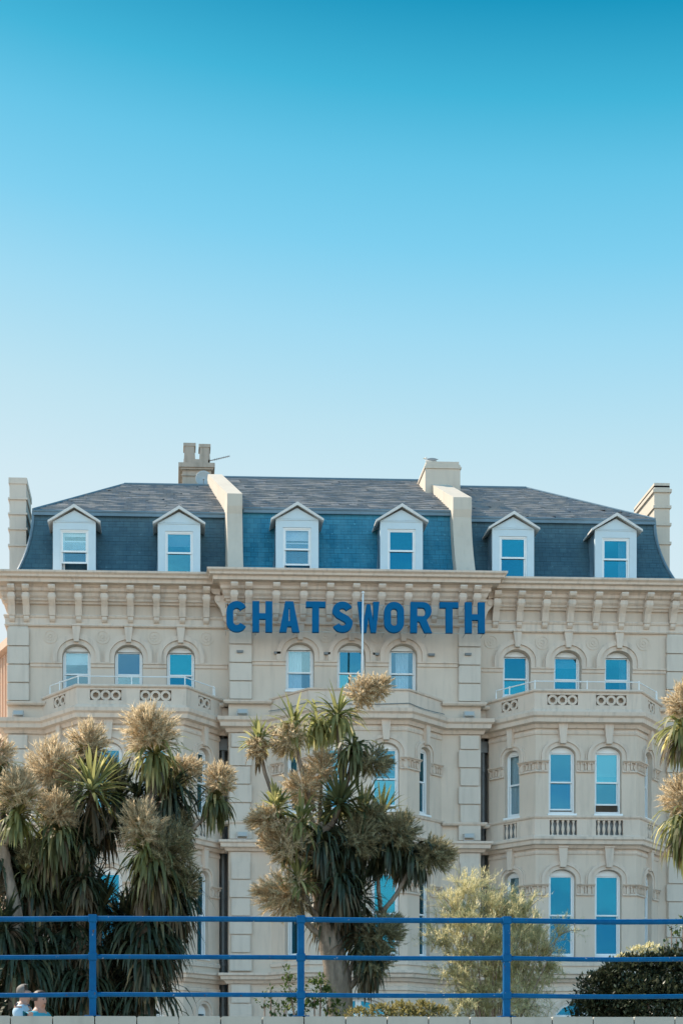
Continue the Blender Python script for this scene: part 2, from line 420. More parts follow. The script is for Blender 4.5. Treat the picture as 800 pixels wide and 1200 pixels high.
m.slab(rect(XM0, XM1, 0, ZTOP), [arch(c, WU0, WU1, WUW, WUR) for c in CM], -.4, 0, (0, YM, 0))
hp(m, 'front_wall', M['stucco'])
m = MB()
m.box(XL, XL + .4, .401, 11, 0, ZTOP); m.box(XR - .4, XR, .401, 11, 0, ZTOP); m.box(XL, XR, 11, 11.4, 0, ZTOP)
m.box(XM0, XM0 + .4, -.099, 2.2, 0, 13.2); m.box(XM1 - .4, XM1, -.099, 2.2, 0, 13.2)
m.box(XM0, XM0 + .4, -.099, .398, 13.3, ZTOP); m.box(XM1 - .4, XM1, -.099, .398, 13.3, ZTOP)
hp(m, 'side_wall', M['stucco'])
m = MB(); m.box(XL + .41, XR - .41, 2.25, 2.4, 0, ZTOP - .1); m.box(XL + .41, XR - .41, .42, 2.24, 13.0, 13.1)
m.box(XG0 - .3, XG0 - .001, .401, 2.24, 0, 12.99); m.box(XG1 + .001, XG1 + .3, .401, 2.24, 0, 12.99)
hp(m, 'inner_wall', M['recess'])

random.seed(3)
cur = {'L1': None}
specs = [
    (CL, YW, [dict(curtain=None, gl='glass_clear', opening=.0, blind=.3), dict(gl='glass_clear', blind=.0), dict(gl='glass_deep')]),
    (CM, YM, [dict(curtain=[(0, .62)], gl='glass_clear'), dict(curtain=None, gl='glass'), dict(curtain=[(.25, .8)], gl='glass_clear')]),
    (CR, YW, [dict(gl='glass_deep'), dict(gl='glass_deep', blind=.25), dict(curtain=[(.66, 1)], gl='glass_deep')])]
for cs, Y, ss in specs:
    for c, kw in zip(cs, ss):
        O = (0, Y, 0); U = (1, 0, 0)
        sash_window(O, U, c, WU0, WU1, WUW, WUR, head=.2, split=.42, **kw)
        archivolt(O, U, c, 15.30, WU1, WUW, WUR, .17, .33, .05, .10)
        keystone(O, U, c, WU1 + .06, 16.56, .17, .30, .17)
# impost string course between the upper windows
m = Each()
def string_between(m, x0, x1, Y, cs, hw, prof):
    xs = [x0]
    for c in cs: xs += [c - hw, c + hw]
    xs.append(x1)
    for i in range(0, len(xs), 2): m.sweep([(xs[i], Y), (xs[i + 1], Y)], prof)
IMP = [(-.01, 15.14), (.04, 15.14), (.05, 15.24), (.09, 15.26), (.09, 15.30), (-.01, 15.31)]
PILW = .76
string_between(m, XL + PILW + .04, XM0 - .02, YW, CL, WUW / 2 + .002, IMP)
string_between(m, XM0 + PILW + .06, XM1 - PILW - .06, YM, CM, WUW / 2 + .002, IMP)
string_between(m, XM1 + .02, XR - PILW, YW, CR, WUW / 2 + .002, IMP)
hp_each(m, 'string_course', M['trim'])
# roundels
for cs, Y, extra in ((CL, YW, 1), (CM, YM, 0), (CR, YW, 1)):
    sp = cs[1] - cs[0]
    for k in range(4):
        x = cs[0] - sp / 2 + k * sp
        if not extra and k in (0, 3): continue
        O = (0, Y, 0); m = MB(); z = 16.22
        out, inn = circ(x, z, .25, 24), circ(x, z, .20, 24)
        m.slab(out, [inn], .001, .016, O)
        for j in range(8):
            a = j * pi / 4
            m.slab(circ(x + .11 * cos(a), z + .11 * sin(a), .045, 8), [], .001, .013, O)
        m.slab(circ(x, z, .05, 10), [], .001, .018, O)
        hp(m, 'roundel', M['stucco'])

# ---- cornice, frieze, brackets
XCm0, XCm1 = XM0 - .0, XM1 + .0
path_all = [(XL, 1.2), (XL, YW), (XM0, YW), (XM0, YM), (XM1, YM), (XM1, YW), (XR, YW), (XR, 1.2)]
m = MB(); m.sweep(path_all, cornice_prof(ZC0, ZC1, .78)); hp(m, 'cornice', M['trim'])
m = MB(); m.sweep(path_all, [(-.02, 17.35), (.08, 17.35), (.10, 17.42), (.16, 17.44), (.17, 17.5), (.13, 17.52), (.2, 17.6), (.22, 17.7), (.30, 17.75), (.30, ZC0 - .004), (-.02, ZC0 - .004)])
m.sweep(path_all, [(-.02, 16.56), (.07, 16.56), (.10, 16.60), (.07, 16.64), (.07, 16.84), (.10, 16.86), (.13, 16.92), (.10, 16.96), (.02, 16.98), (-.02, 16.98)])
hp(m, 'frieze', M['trim'])
def bracket_mesh(m, O, U, c, w=.23):
    N = V(U).normalized().cross(V((0, 0, 1))); O = V(O); Uv = V(U).normalized()
    # side profile (out, z) of a scrolled console
    top = [(.30, ZC0 - .006), (.62, ZC0 - .006), (.64, ZC0 - .06), (.60, ZC0 - .14), (.50, ZC0 - .2), (.30, ZC0 - .22)]
    scr = [(.05, 17.62)] + [(.46, 17.62), (.49, 17.56), (.49, 17.46), (.45, 17.38), (.38, 17.30), (.30, 17.2), (.25, 17.08), (.22, 16.98), (.20, 16.9), (.05, 16.9)]
    low = [(.05, 16.895), (.17, 16.895), (.19, 16.84), (.18, 16.78), (.13, 16.72), (.05, 16.68)]
    for prof, ww in ((top, w * 1.05), (scr, w), (low, w * .8)):
        k = len(prof); n = len(m.v)
        for sg in (-1, 1):
            for o, z in prof: m.v.append(tuple(O + Uv * (c + sg * ww / 2) + N * o + V((0, 0, z))))
        m.f.append(tuple(range(n, n + k))); m.f.append(tuple(range(n + k, n + 2 * k))[::-1]); m.mi += [0, 0]
        for j in range(k):
            m.f.append((n + j, n + k + j, n + k + (j + 1) % k, n + (j + 1) % k)); m.mi.append(0)
    # knot between block and scroll, and side volutes
    m.slab(circ(c, 17.64, .06, 8), [], .3, .42, O, U)
    for sg in (-1, 1):
        n = len(m.v); r = .10; k = 14
        for o in (0, .025):
            for j in range(k):
                m.v.append(tuple(O + Uv * (c + sg * (w / 2 + o)) + N * (.37 + r * cos(2 * pi * j / k)) + V((0, 0, 17.49 + r * sin(2 * pi * j / k)))))
        m.f.append(tuple(range(n, n + k))); m.f.append(tuple(range(n + k, n + 2 * k))); m.mi += [0, 0]
        for j in range(k): m.f.append((n + j, n + (j + 1) % k, n + k + (j + 1) % k, n + k + j)); m.mi.append(0)
def bracket(O, U, c):
    m = MB(); bracket_mesh(m, O, U, c); hp(m, 'bracket', M['trim'])
for p in (13.5, 30.5, 61, 92, 122.5, 153, 183.5, 214, 242): bracket((0, YW, 0), (1, 0, 0), PX(p, YW - .4))
for p in (274.5, 291.5, 323.7, 355.8, 386.6, 417, 447, 478, 510, 542, 558.5): bracket((0, YM, 0), (1, 0, 0), PX(p, YM - .4))
for p in (582, 610, 640, 669.5, 700, 730, 760, 790.5): bracket((0, YW, 0), (1, 0, 0), PX(p, YW - .4))
bracket((XM0, YW, 0), (0, -1, 0), .26); bracket((XM1, YM, 0), (0, 1, 0), .26)

# ---- quoined pilasters
def pilaster(x0, x1, Y, z0, z1, alt=False):
    m = MB(); m.box(x0 + .03, x1 - .03, Y - .06, Y - .001, z0, z1)
    z = z0 + .02; i = 0; h = .645
    while z + .4 < z1:
        t = min(z + h - .045, z1 - .02); e = .0 if (not alt or i % 2 == 0) else .06
        m.slab([(x0 + e, z), (x1 - e, z), (x1 - e, t), (x0 + e, t)], [], .058, .135, (0, Y, 0))
        m.slab([(x0 + e - .015, z + .03), (x1 - e + .015, z + .03), (x1 - e + .015, t - .03), (x0 + e - .015, t - .03)], [], .02, .115, (0, Y, 0))
        z += h; i += 1
    return hp(m, 'pilaster', M['pier'])
for (x0, x1, Y) in ((XL + .02, XL + PILW, YW), (XM0 + .04, XM0 + PILW + .04, YM), (XM1 - PILW - .04, XM1 - .04, YM), (XR - PILW, XR - .02, YW)):
    pilaster(x0, x1, Y, 13.9, 16.55)
    pilaster(x0, x1, Y, 8.98, 12.72, True)
    pilaster(x0, x1, Y, 4.35, 8.55, True)
    pilaster(x0, x1, Y, .0, 3.9, True)

# ---- bays
def bay_path(xc, Y, hf, hb, d, shift=0.0): return [(xc - hb, Y), (xc - hf + shift, Y - d), (xc + hf + shift, Y - d), (xc + hb, Y)]
BL, BR_ = bay_path(XBL, YW, HF, HB, DB), bay_path(XBR, YW, HF, HB, DB)
XC = (PX(318, YM) + PX(517, YM)) / 2
BC = [(PX(318, YM), YM), (PX(363, YM - 1.3), YM - 1.3), (PX(477, YM - 1.3), YM - 1.3), (PX(517, YM), YM)]
def off_path(p, o, ends=True):
    m = MB(); m.sweep(p, [(o, 0), (o + .1, 0), (o + .1, 1)])
    return [(m.v[i * 3][0], m.v[i * 3][1]) for i in range(len(p))]
L2 = (9.80, 12.15); L1 = (4.80, 7.86)
def bay(path, cfront, wf, co, wo, kind, seed):
    random.seed(seed)
    wall = MB()
    for i in range(3):
        O, U, L = frame_at(path[i], path[i + 1])
        cs = [c - (path[1][0]) for c in cfront] if i == 1 else [L * co[i // 2]]
        ww = wf if i == 1 else wo
        holes = []; r = ww * .36
        for c in cs:
            holes += [arch(c, L2[0], L2[1], ww, r), arch(c, L1[0], L1[1], ww, r)]
        if i == 1: holes.append(arch(L / 2, .9, 3.35, 2.3, .75))
        else: holes.append(arch(L * co[i // 2], .9, 3.2, .62, .3))
        wall.slab(rect(.0, L, 0, 13.2), holes, -.3, 0, O, U)
        for c in cs:
            for (z0, z1) in (L2, L1):
                op = 0; kw = {}
                if kind == 'R' and i == 1 and z0 == L2[0]: op = .06 if c < L / 2 else .24
                if kind == 'R' and i == 0 and z0 == L2[0]: kw = dict(curtain=[(0.05, .95)], gl='glass_clear')
                elif kind == 'R' and i == 0: kw = dict(curtain=[(0.3, .95)], gl='glass_clear')
                elif z0 == L1[0]: kw = dict(gl='glass_deep')
                else: kw = dict(gl='glass')
                if kind == 'R' and i == 1 and c > L / 2 and z0 == L2[0]: kw['blind'] = .36
                if kind == 'C' and i == 1 and c > L / 2 and z0 == L2[0]: op = .1
                sash_window(O, U, c, z0, z1, ww, r, set_=-.14, head=r * .62, split=.5, opening=op, **kw)
                archivolt(O, U, c, z1 - .86, z1, ww, r, .15 if i == 1 else .12, .26 if i == 1 else .2, .04, .08)
                keystone(O, U, c, z1 + .06, z1 + .74, .20 if i == 1 else .16, .32 if i == 1 else .24, .17)
        # ground-floor windows
        if i == 1:
            fr = MB(); a = arch(L / 2, .9, 3.35, 2.28, .74, 16); fr.slab(a, [rect(L / 2 - 1.06, L / 2 - .1, 1.0, 2.7), rect(L / 2 + .1, L / 2 + 1.06, 1.0, 2.7)] + [[(L / 2 + sg * .1, 2.8), (L / 2 + sg * 1.0, 2.8), (L / 2 + sg * .8, 3.02), (L / 2 + sg * .4, 3.2), (L / 2 + sg * .1, 3.26)] for sg in (-1, 1)], -.24, -.14, O, U)
            w = fr.build('window', M['white'], HOTEL)
            g = MB(); g.slab(arch(L / 2, .95, 3.3, 2.2, .7, 16), [], -.2, -.19, O, U); g.build('pane', M['glass_deep'], w)
            archivolt(O, U, L / 2, .9, 3.35, 2.3, .75, .12, .24, .05, .09)
        else:
            c = L * co[i // 2]
            fr = MB(); fr.slab(arch(c, .9, 3.19, .61, .29), [rect(c - .24, c + .24, 1.0, 2.85)], -.24, -.14, O, U)
            w = fr.build('window', M['white'], HOTEL)
            g = MB(); g.slab(rect(c - .25, c + .25, .99, 2.86), [], -.2, -.19, O, U); g.build('pane', M['glass_deep'], w)
            archivolt(O, U, c, .9, 3.2, .62, .3, .1, .2, .04, .08)
    hp(wall, 'bay_wall', M['stucco'])
    # capitals wrap round the piers
    for z1 in (L2[1], L1[1]):
        zb, zt = z1 - .88, z1 - .52
        O, U, L = frame_at(path[0], path[1]); O2, U2, Lr = frame_at(path[2], path[3])
        pt = lambda O, U, a: ((O + U * a).x, (O + U * a).y)
        y1 = path[1][1]
        capital([pt(O, U, .05), pt(O, U, L * co[0] - wo / 2 - .02)], zb, zt)
        capital([pt(O, U, L * co[0] + wo / 2 + .02), path[1], (cfront[0] - wf / 2 - .02, y1)], zb, zt)
        for a, b in zip(cfront[:-1], cfront[1:]): capital([(a + wf / 2 + .02, y1), (b - wf / 2 - .02, y1)], zb, zt)
        capital([(cfront[-1] + wf / 2 + .02, y1), path[2], pt(O2, U2, Lr * co[1] - wo / 2 - .02)], zb, zt)
        capital([pt(O2, U2, Lr * co[1] + wo / 2 + .02), pt(O2, U2, Lr - .05)], zb, zt)
    # top moulding of the bay under the balcony, slim mouldings
    m = Each(); m.sweep(path, [(-.01, 12.55), (.03, 12.55), (.05, 12.62), (.03, 12.66), (.03, 12.70), (-.01, 12.72)]); m.sweep(path, [(-.01, 8.38), (.03, 8.38), (.05, 8.44), (.03, 8.5), (-.01, 8.55)])
    m.sweep(path, [(-.01, 4.5), (.05, 4.5), (.05, 4.62), (-.01, 4.66)]); m.sweep(path, [(-.01, 3.62), (.05, 3.62), (.05, 3.74), (-.01, 3.78)])
    hp_each(m, 'bay_moulding', M['trim'])
WF = .95
cl = [XBL - .80, XBL + .80]; cr = [XBR - .84, XBR + .78]
bay(BL, cl, WF, (.46, .54), .62, 'L', 1)
bay(BR_, cr, WF, (.50, .54), .62, 'R', 2)
bay(BC, [PX(395, YM - 1.3), PX(451.5, YM - 1.3)], WF, (.52, .50), .58, 'C', 3)

# ledges that run round everything
full = [(XL - .0, 1.2), (XL, YW)] + BL + [(XG0 + .0, YW), (XM0, YW), (XM0, YM)] + BC + [(XM1, YM), (XM1, YW), (XG1, YW)] + BR_ + [(XR, YW), (XR, 1.2)]
def clean(p):
    o = [p[0]]
    for q in p[1:]:
        if (V(q) - V(o[-1])).length > .02: o.append(q)
    return o
# drop the tiny collinear/short jogs next to the slots
full = clean(full)
full2 = [(XL, 1.2), (XL, YW)] + BL + [(XM0, YW), (XM0, YM)] + BC + [(XM1, YM), (XM1, YW)] + BR_ + [(XR, YW), (XR, 1.2)]
full2 = clean(full2)
m = Each(); m.sweep(full2, [(-.02, 12.76), (.08, 12.76), (.14, 12.88), (.30, 12.92), (.32, 13.06), (.40, 13.12), (.42, 13.24), (-.02, 13.26)])
m.sweep(full2, [(-.02, 8.58), (.10, 8.58), (.16, 8.68), (.28, 8.70), (.30, 8.82), (.36, 8.86), (.36, 8.94), (-.02, 8.96)])
m.sweep(full2, [(-.02, 3.92), (.10, 3.92), (.16, 4.02), (.28, 4.06), (.30, 4.16), (.38, 4.20), (.38, 4.28), (-.02, 4.31)])
hp_each(m, 'ledge', M['trim'])
m = Each()
seg = [(XL, YW), BL[0]], [BL[3], (XM0, YW)], [(XM0, YW), (XM0, YM), BC[0]], [BC[3], (XM1, YM), (XM1, YW)], [(XM1, YW), BR_[0]], [BR_[3], (XR, YW)]
for s_ in seg:
    s_ = clean(s_)
    if len(s_) > 1 and (V(s_[0]) - V(s_[-1])).length > .15:
        m.sweep(s_, [(-.02, 13.76), (.15, 13.76), (.19, 13.82), (.19, 13.87), (-.02, 13.89)])
        m.sweep(s_, [(-.02, 9.52), (.15, 9.52), (.19, 9.58), (.19, 9.63), (-.02, 9.65)])
hp_each(m, 'plinth_moulding', M['trim'])

# ---- balconies on the wing bays
def balcony(path, cf, parapet_top=14.06):
    pb = off_path(path, .22); pb[0] = (path[0][0] - .12, YW - .001); pb[3] = (path[3][0] + .12, YW - .001)
    m = MB(); ringm = []
    for i in range(3):
        O, U, L = frame_at(pb[i], pb[i + 1])
        if i == 1: pan = [(L / 2 - .88, 3), (L / 2 + .82, 3)]
        else: pan = [(L * .5, 2)]
        hz = []
        for c, n in pan:
            w = n * .345 + .04; hz.append(rect(c - w / 2, c + w / 2, 13.52, 13.88))
            q = MB()
            for k in range(n):
                cc = c + (k - (n - 1) / 2) * .345
                q.slab(circ(cc, 13.70, .178, 20), [circ(cc, 13.70, .10, 4 if False else 12)], -.10, -.02, O, U)
            ringm.append(q)
        m.slab(rect(0, L, 13.25, 13.96), hz, -.16, 0, O, U)
        m.slab(rect(0.1, L - .1, 13.26, 13.9), [], -.32, -.22, O, U)
    m.sweep(pb, [(-.20, 13.962), (.04, 13.962), (.07, 14.0), (.05, parapet_top), (-.20, parapet_top + .01)])
    m.sweep(pb, [(.001, 13.27), (.05, 13.27), (.03, 13.36), (.001, 13.38)])
    hp(m, 'balcony_parapet', M['trim'])
    for q in ringm: hp(q, 'ring_tracery', M['trim'])
    m = MB(); m.slab([(pb[0][0], 0), (pb[3][0], 0)], [], 0, 0) if False else None
    n = len(m.v); q = [(p[0], p[1]) for p in pb]
    m.quad(*[(a, b, 13.24) for a, b in q]); m.quad(*[(a, b, 13.20) for a, b in q][::-1])
    hp(m, 'balcony_floor', M['trim'])
    # white tube handrail
    ins = off_path(path, .12); zt = parapet_top
    O0, U0, L0 = frame_at(ins[0], ins[1]); O1, U1, L1_ = frame_at(ins[2], ins[3])
    a = (O0 + U0 * .4); b = V((ins[1][0], ins[1][1], 0)); c = V((ins[2][0], ins[2][1], 0)); d = (O1 + U1 * (L1_ - .4)); mid = (b + c) / 2
    m = MB(); up = V((0, 0, 1))
    m.tube([a + up * (zt + .02), a + up * (zt + .3), b + up * (zt + .3), c + up * (zt + .3), d + up * (zt + .3), d + up * (zt + .02)], .022, 6)
    for p in (a.lerp(b, .35), b, mid, c, d.lerp(c, .05)): m.tube([p + up * zt, p + up * (zt + .34)], .022, 6)
    hp(m, 'handrail', M['white'])
balcony(BL, cl); balcony(BR_, cr)
# solid parapet of the middle bay
m = MB()
pc = off_path(BC, .10); pc[0] = (BC[0][0] - .05, YM - .002); pc[3] = (BC[3][0] + .05, YM - .002)
for i in range(3):
    O, U, L = frame_at(pc[i], pc[i + 1]); m.slab(rect(0, L, 13.27, 13.9), [], -.2, 0, O, U)
m.sweep(pc, [(-.2, 13.905), (.04, 13.905), (.06, 13.96), (-.2, 13.97)])
q = [(p[0], p[1]) for p in pc]; m.quad(*[(a, b, 13.30) for a, b in q])
hp(m, 'bay_parapet', M['trim'])
m = MB(); pk = off_path(BC, .13)
pts = []
for i in range(3):
    a, b = V((*pk[i], 13.47)), V((*pk[i + 1], 13.47))
    for k in range(8):
        t = k / 8; p = a.lerp(b, t); p.z += -.05 * sin(pi * t) + (0.03 if i == 0 else 0); pts.append(p)
pts.append(V((*pk[3], 13.45)))
m.tube(pts, .014, 5); hp(m, 'cable', M['pipe'])

# ---- balustrades under the first-floor windows
def balustrade(path, cf, nf=5, no=3):
    pb = off_path(path, .16); pb[0] = (path[0][0] - .1, path[0][1] - .001); pb[3] = (path[3][0] + .1, path[3][1] - .001)
    m = MB(); bals = []
    for i in range(3):
        O, U, L = frame_at(pb[i], pb[i + 1])
        pan = [(c - pb[1][0], nf) for c in cf] if i == 1 else [(L * .5, no)]
        hz = []
        for c, n in pan:
            w = n * .185 + .03; hz.append(rect(c - w / 2, c + w / 2, 9.0, 9.55))
            for k in range(n): bals.append(O + U * (c + (k - (n - 1) / 2) * .185) + (U.cross(V((0, 0, 1)))) * -.07 + V((0, 0, 9.0)))
        m.slab(rect(0, L, 8.96, 9.60), hz, -.14, 0, O, U)
    m.sweep(pb, [(-.14, 9.602), (.03, 9.602), (.06, 9.65), (.06, 9.70), (-.14, 9.71)])
    m.sweep(pb, [(.001, 8.97), (.04, 8.97), (.03, 9.02), (.001, 9.03)])
    hp(m, 'balustrade_wall', M['trim'])
    # dark sheet behind the balusters, the openings' shade put into its colour
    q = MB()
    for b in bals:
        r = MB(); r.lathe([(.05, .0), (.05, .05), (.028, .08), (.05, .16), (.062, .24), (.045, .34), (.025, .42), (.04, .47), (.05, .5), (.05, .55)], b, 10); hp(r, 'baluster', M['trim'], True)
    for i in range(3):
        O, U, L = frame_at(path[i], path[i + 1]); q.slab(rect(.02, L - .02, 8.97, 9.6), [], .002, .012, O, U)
    hp(q, 'balustrade_shade', M['pipe'])
balustrade(BL, cl); balustrade(BR_, cr)
m = MB(); pb = off_path(BC, .08)
pb[0] = (BC[0][0] - .05, YM - .002); pb[3] = (BC[3][0] + .05, YM - .002)
for i in range(3):
    O, U, L = frame_at(pb[i], pb[i + 1]); m.slab(rect(0, L, 8.96, 9.6), [], -.07, 0, O, U)
m.sweep(pb, [(-.07, 9.602), (.04, 9.602), (.07, 9.68), (-.07, 9.69)]); hp(m, 'bay_apron', M['trim'])

# ---- downpipes in the dark slots, slot infill
for x in (XG0 + .16, XG1 - .17):
    m = MB(); m.tube([(x, .32, .1), (x, .32, 13.0)], .07, 10)
    for z in (2, 4.6, 7, 9.2, 11.6): m.lathe([(.09, 0), (.09, .12)], (x, .32, z), 10)
    m.box(x - .16, x + .16, .2, .5, 12.3, 12.7)
    hp(m, 'downpipe', M['pipe'])
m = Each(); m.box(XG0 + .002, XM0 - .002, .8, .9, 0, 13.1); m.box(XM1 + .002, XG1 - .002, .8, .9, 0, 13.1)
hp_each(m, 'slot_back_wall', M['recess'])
# small dark vents on the upper wall
for px in (281, 325, 383, 440, 505, 547):
    x = PX(px, YM); m = MB(); m.slab([(x - .1, 15.52), (x + .1, 15.52), (x + .12, 15.6), (x - .12, 15.6)], [], .136 if px in (281, 547) else .001, .2 if px in (281, 547) else .1, (0, YM, 0)); hp(m, 'vent', M['pipe'])

# ---- mansard roof
def mansard_pts(t):      # concave kick: t 0 at eaves, 1 at break -> (setback, z)
    return (.12 + .88 * (1 - (1 - t) ** 1.9), 18.16 + 2.89 * t)
ZB, ZRm, YR = 21.05, 24.15, 5.5
XP0a, XP0b = PX(267, YM), PX(287, YM)       # party walls
XP1a, XP1b = PX(534, YM), PX(556, YM)
def lower_slope(x0, x1, Y, material, hipL=False, hipR=False):
    m = MB(); n = 26
    for i in range(n):
        (s0, z0), (s1, z1) = mansard_pts(i / n), mansard_pts((i + 1) / n)
        dl0 = (s0 - .12) * .80 if hipL else 0; dl1 = (s1 - .12) * .80 if hipL else 0
        dr0 = (s0 - .12) * .85 if hipR else 0; dr1 = (s1 - .12) * .85 if hipR else 0
        e = .004
        m.quad((x0 + dl0, Y + s0 - e, z0), (x1 - dr0, Y + s0 - e, z0), (x1 - dr1, Y + s1 + e, z1), (x0 + dl1, Y + s1 + e, z1))
        m.quad((x0 + dl1, Y + s1 + e, z1), (x1 - dr1, Y + s1 + e, z1), (x1 - dr1, Y + s1 - e, z1), (x0 + dl1, Y + s1 - e, z1))
        if hipL: m.quad((x0 + dl0, 11, z0), (x0 + dl0, Y + s0 - e, z0), (x0 + dl1, Y + s1 - e, z1), (x0 + dl1, 11, z1))
        if hipR: m.quad((x1 - dr0, Y + s0 - e, z0), (x1 - dr0, 11, z0), (x1 - dr1, 11, z1), (x1 - dr1, Y + s1 - e, z1))
    return hp(m, 'mansard_slope', material)
WXL, WXR = PX(13, .1), PX(800, .1)
lower_slope(WXL, XP0a + .05, YW, M['slate_wing'], hipL=True)
lower_slope(XP0b - .05, XP1a + .05, YM, M['slate_mid'])
lower_slope(XP1b - .05, WXR, YW, M['slate_wing'], hipR=True)
BXL, BXR = WXL + .88 * .80, WXR - .88 * .85     # break corners
def upper_slope(x0, x1, Y, zr, hl=None, hr=None, seed=0):
    """courses of slates, each lapping the one below; hl/hr: ridge ends where the slope is hipped"""
    random.seed(seed); m = MB(); n = 17; y0 = Y + .93; z0 = ZB
    ex = .12
    def pt(t):
        xa = x0 + ((hl - x0) * t if hl is not None else 0); xb = x1 + ((hr - x1) * t if hr is not None else 0)
        return xa, xb, y0 + (YR - y0) * t, z0 + (zr - z0) * t
    for i in range(n):
        t0, t1 = i / n, (i + 1) / n
        a0, b0, ya, za = pt(t0); a1, b1, yb, zb = pt(t1)
        cols = max(6, int((b0 - a0) / .32)); lift = .05
        lf = [random.uniform(.4, 1.5) * lift for _ in range(cols + 1)]
        for k in range(cols):
            u0, u1 = k / cols, (k + 1) / cols
            xa0, xb0 = a0 + (b0 - a0) * u0, a0 + (b0 - a0) * u1; xa1, xb1 = a1 + (b1 - a1) * u0, a1 + (b1 - a1) * u1
            l = lf[k]; l2 = lf[k + 1] if random.random() < .7 else l
            m.quad((xa0, ya, za + l), (xb0, ya, za + l2), (xb1, yb, zb), (xa1, yb, zb))
            m.quad((xa0, ya, za - .03), (xb0, ya, za - .03), (xb0, ya, za + l2), (xa0, ya, za + l))
    o = hp(m, 'roof_slope', M['slate_top'])
    return o
RLx = PX(146, YR); RRx = PX(616, YR)
RZ_L = PZ(569, YR, 200); RZ_M = PZ(562.5, YR, 400); RZ_R = PZ(572, YR, 580)
upper_slope(BXL, XP0a + .05, YW, RZ_L, hl=RLx, seed=1)
upper_slope(XP0b - .05, XP1a + .05, YM, RZ_M, hl=XP0b - .62, seed=2)
upper_slope(XP1b - .05, BXR, YW, RZ_R, hl=XP1b - .30, hr=RRx, seed=3)
# hipped ends and rear slopes
m = MB()
m.quad((BXL, 11, ZB), (BXL, YW + .93, ZB), (RLx, YR, RZ_L)); m.quad((BXR, YW + .93, ZB), (BXR, 11, ZB), (RRx, YR, RZ_R))
m.quad((BXL, 11, ZB), (RLx, YR, RZ_L), (XP0a + .05, YR, RZ_L), (XP0a + .05, 11, ZB))
m.quad((XP0b - .62, 11, ZB), (XP0b - .62, YR, RZ_M), (XP1a + .05, YR, RZ_M), (XP1a + .05, 11, ZB))
m.quad((XP1b - .3, 11, ZB), (XP1b - .3, YR, RZ_R), (RRx, YR, RZ_R), (BXR, 11, ZB))
m.quad((WXL, 11, 18.1), (BXL, 11, ZB), (BXR, 11, ZB), (WXR, 11, 18.1))
hp(m, 'rear_roof', M['slate_wing'])
m = MB()   # lead: ridges, hips, break rolls
for a, b, z in ((RLx, XP0a - .3, RZ_L), (XP0b - .58, XP1a, RZ_M), (XP1b - .2, RRx, RZ_R)): m.tube([(a, YR, z + .02), (b, YR, z + .02)], .06, 6)
m.tube([(BXL, YW + .93, ZB + .03), (RLx, YR, RZ_L + .02)], .05, 6); m.tube([(BXR, YW + .93, ZB + .03), (RRx, YR, RZ_R + .02)], .05, 6)
for a, b, Y in ((BXL, XP0a, YW), (XP0b, XP1a, YM), (XP1b, BXR, YW)):
    m.tube([(a, Y + .90, ZB - .02), (b, Y + .90, ZB - .02)], .04, 6)
    m.slab(rect(a, b, ZB - .17, ZB - .03), [], -.95, -.90, (0, Y, 0))
for sgn, X0, k in ((1, WXL, .80), (-1, WXR, .85)):
    m.tube([(X0 + sgn * (mansard_pts(i / 12)[0] - .12) * k, YW + mansard_pts(i / 12)[0] - .02, mansard_pts(i / 12)[1]) for i in range(13)], .055, 6)
hp(m, 'lead_flashing', M['lead'])
m = MB(); m.box(XL + .2, XM0, .1, 1, 17.9, 18.0); m.box(XM0, XM1, -.4, 1, 17.9, 18.0); m.box(XM1, XR - .2, .1, 1, 17.9, 18.0); hp(m, 'gutter_floor', M['lead'])

# ---- party walls rising over the roof
def party(x0, x1, zr, lean):
    m = MB(); side = []
    for i in range(9):
        s_, z = mansard_pts(i / 8); side.append((YM + s_ - .42, z))
    front_top = (YM + .52, ZB + .34)
    prof = side[:-1] + [(YM + .50, ZB - .1), front_top, (YR - .1, zr + .10), (YR + .3, zr + .10), (11.2, ZB + .2), (11.2, 17.9), (YM + .1, 17.9)]
    n = len(m.v); k = len(prof)
    for x in (x0, x1): m.v += [(x - lean * min(1, max(0, (y - YM - .52) / 5.5)), y, z) for y, z in prof]
    tr = tessellate_polygon([[V((y, z, 0)) for y, z in prof]])
    for t in tr: m.f.append(tuple(n + i for i in t)); m.f.append(tuple(n + k + i for i in t[::-1])); m.mi += [0, 0]
    for j in range(k): m.f.append((n + j, n + (j + 1) % k, n + k + (j + 1) % k, n + k + j)); m.mi.append(0)
    o = hp(m, 'party_wall', M['party'])
    return o
party(XP0a, XP0b - .06, RZ_M, .55); party(XP1a, XP1b, RZ_M, .22)

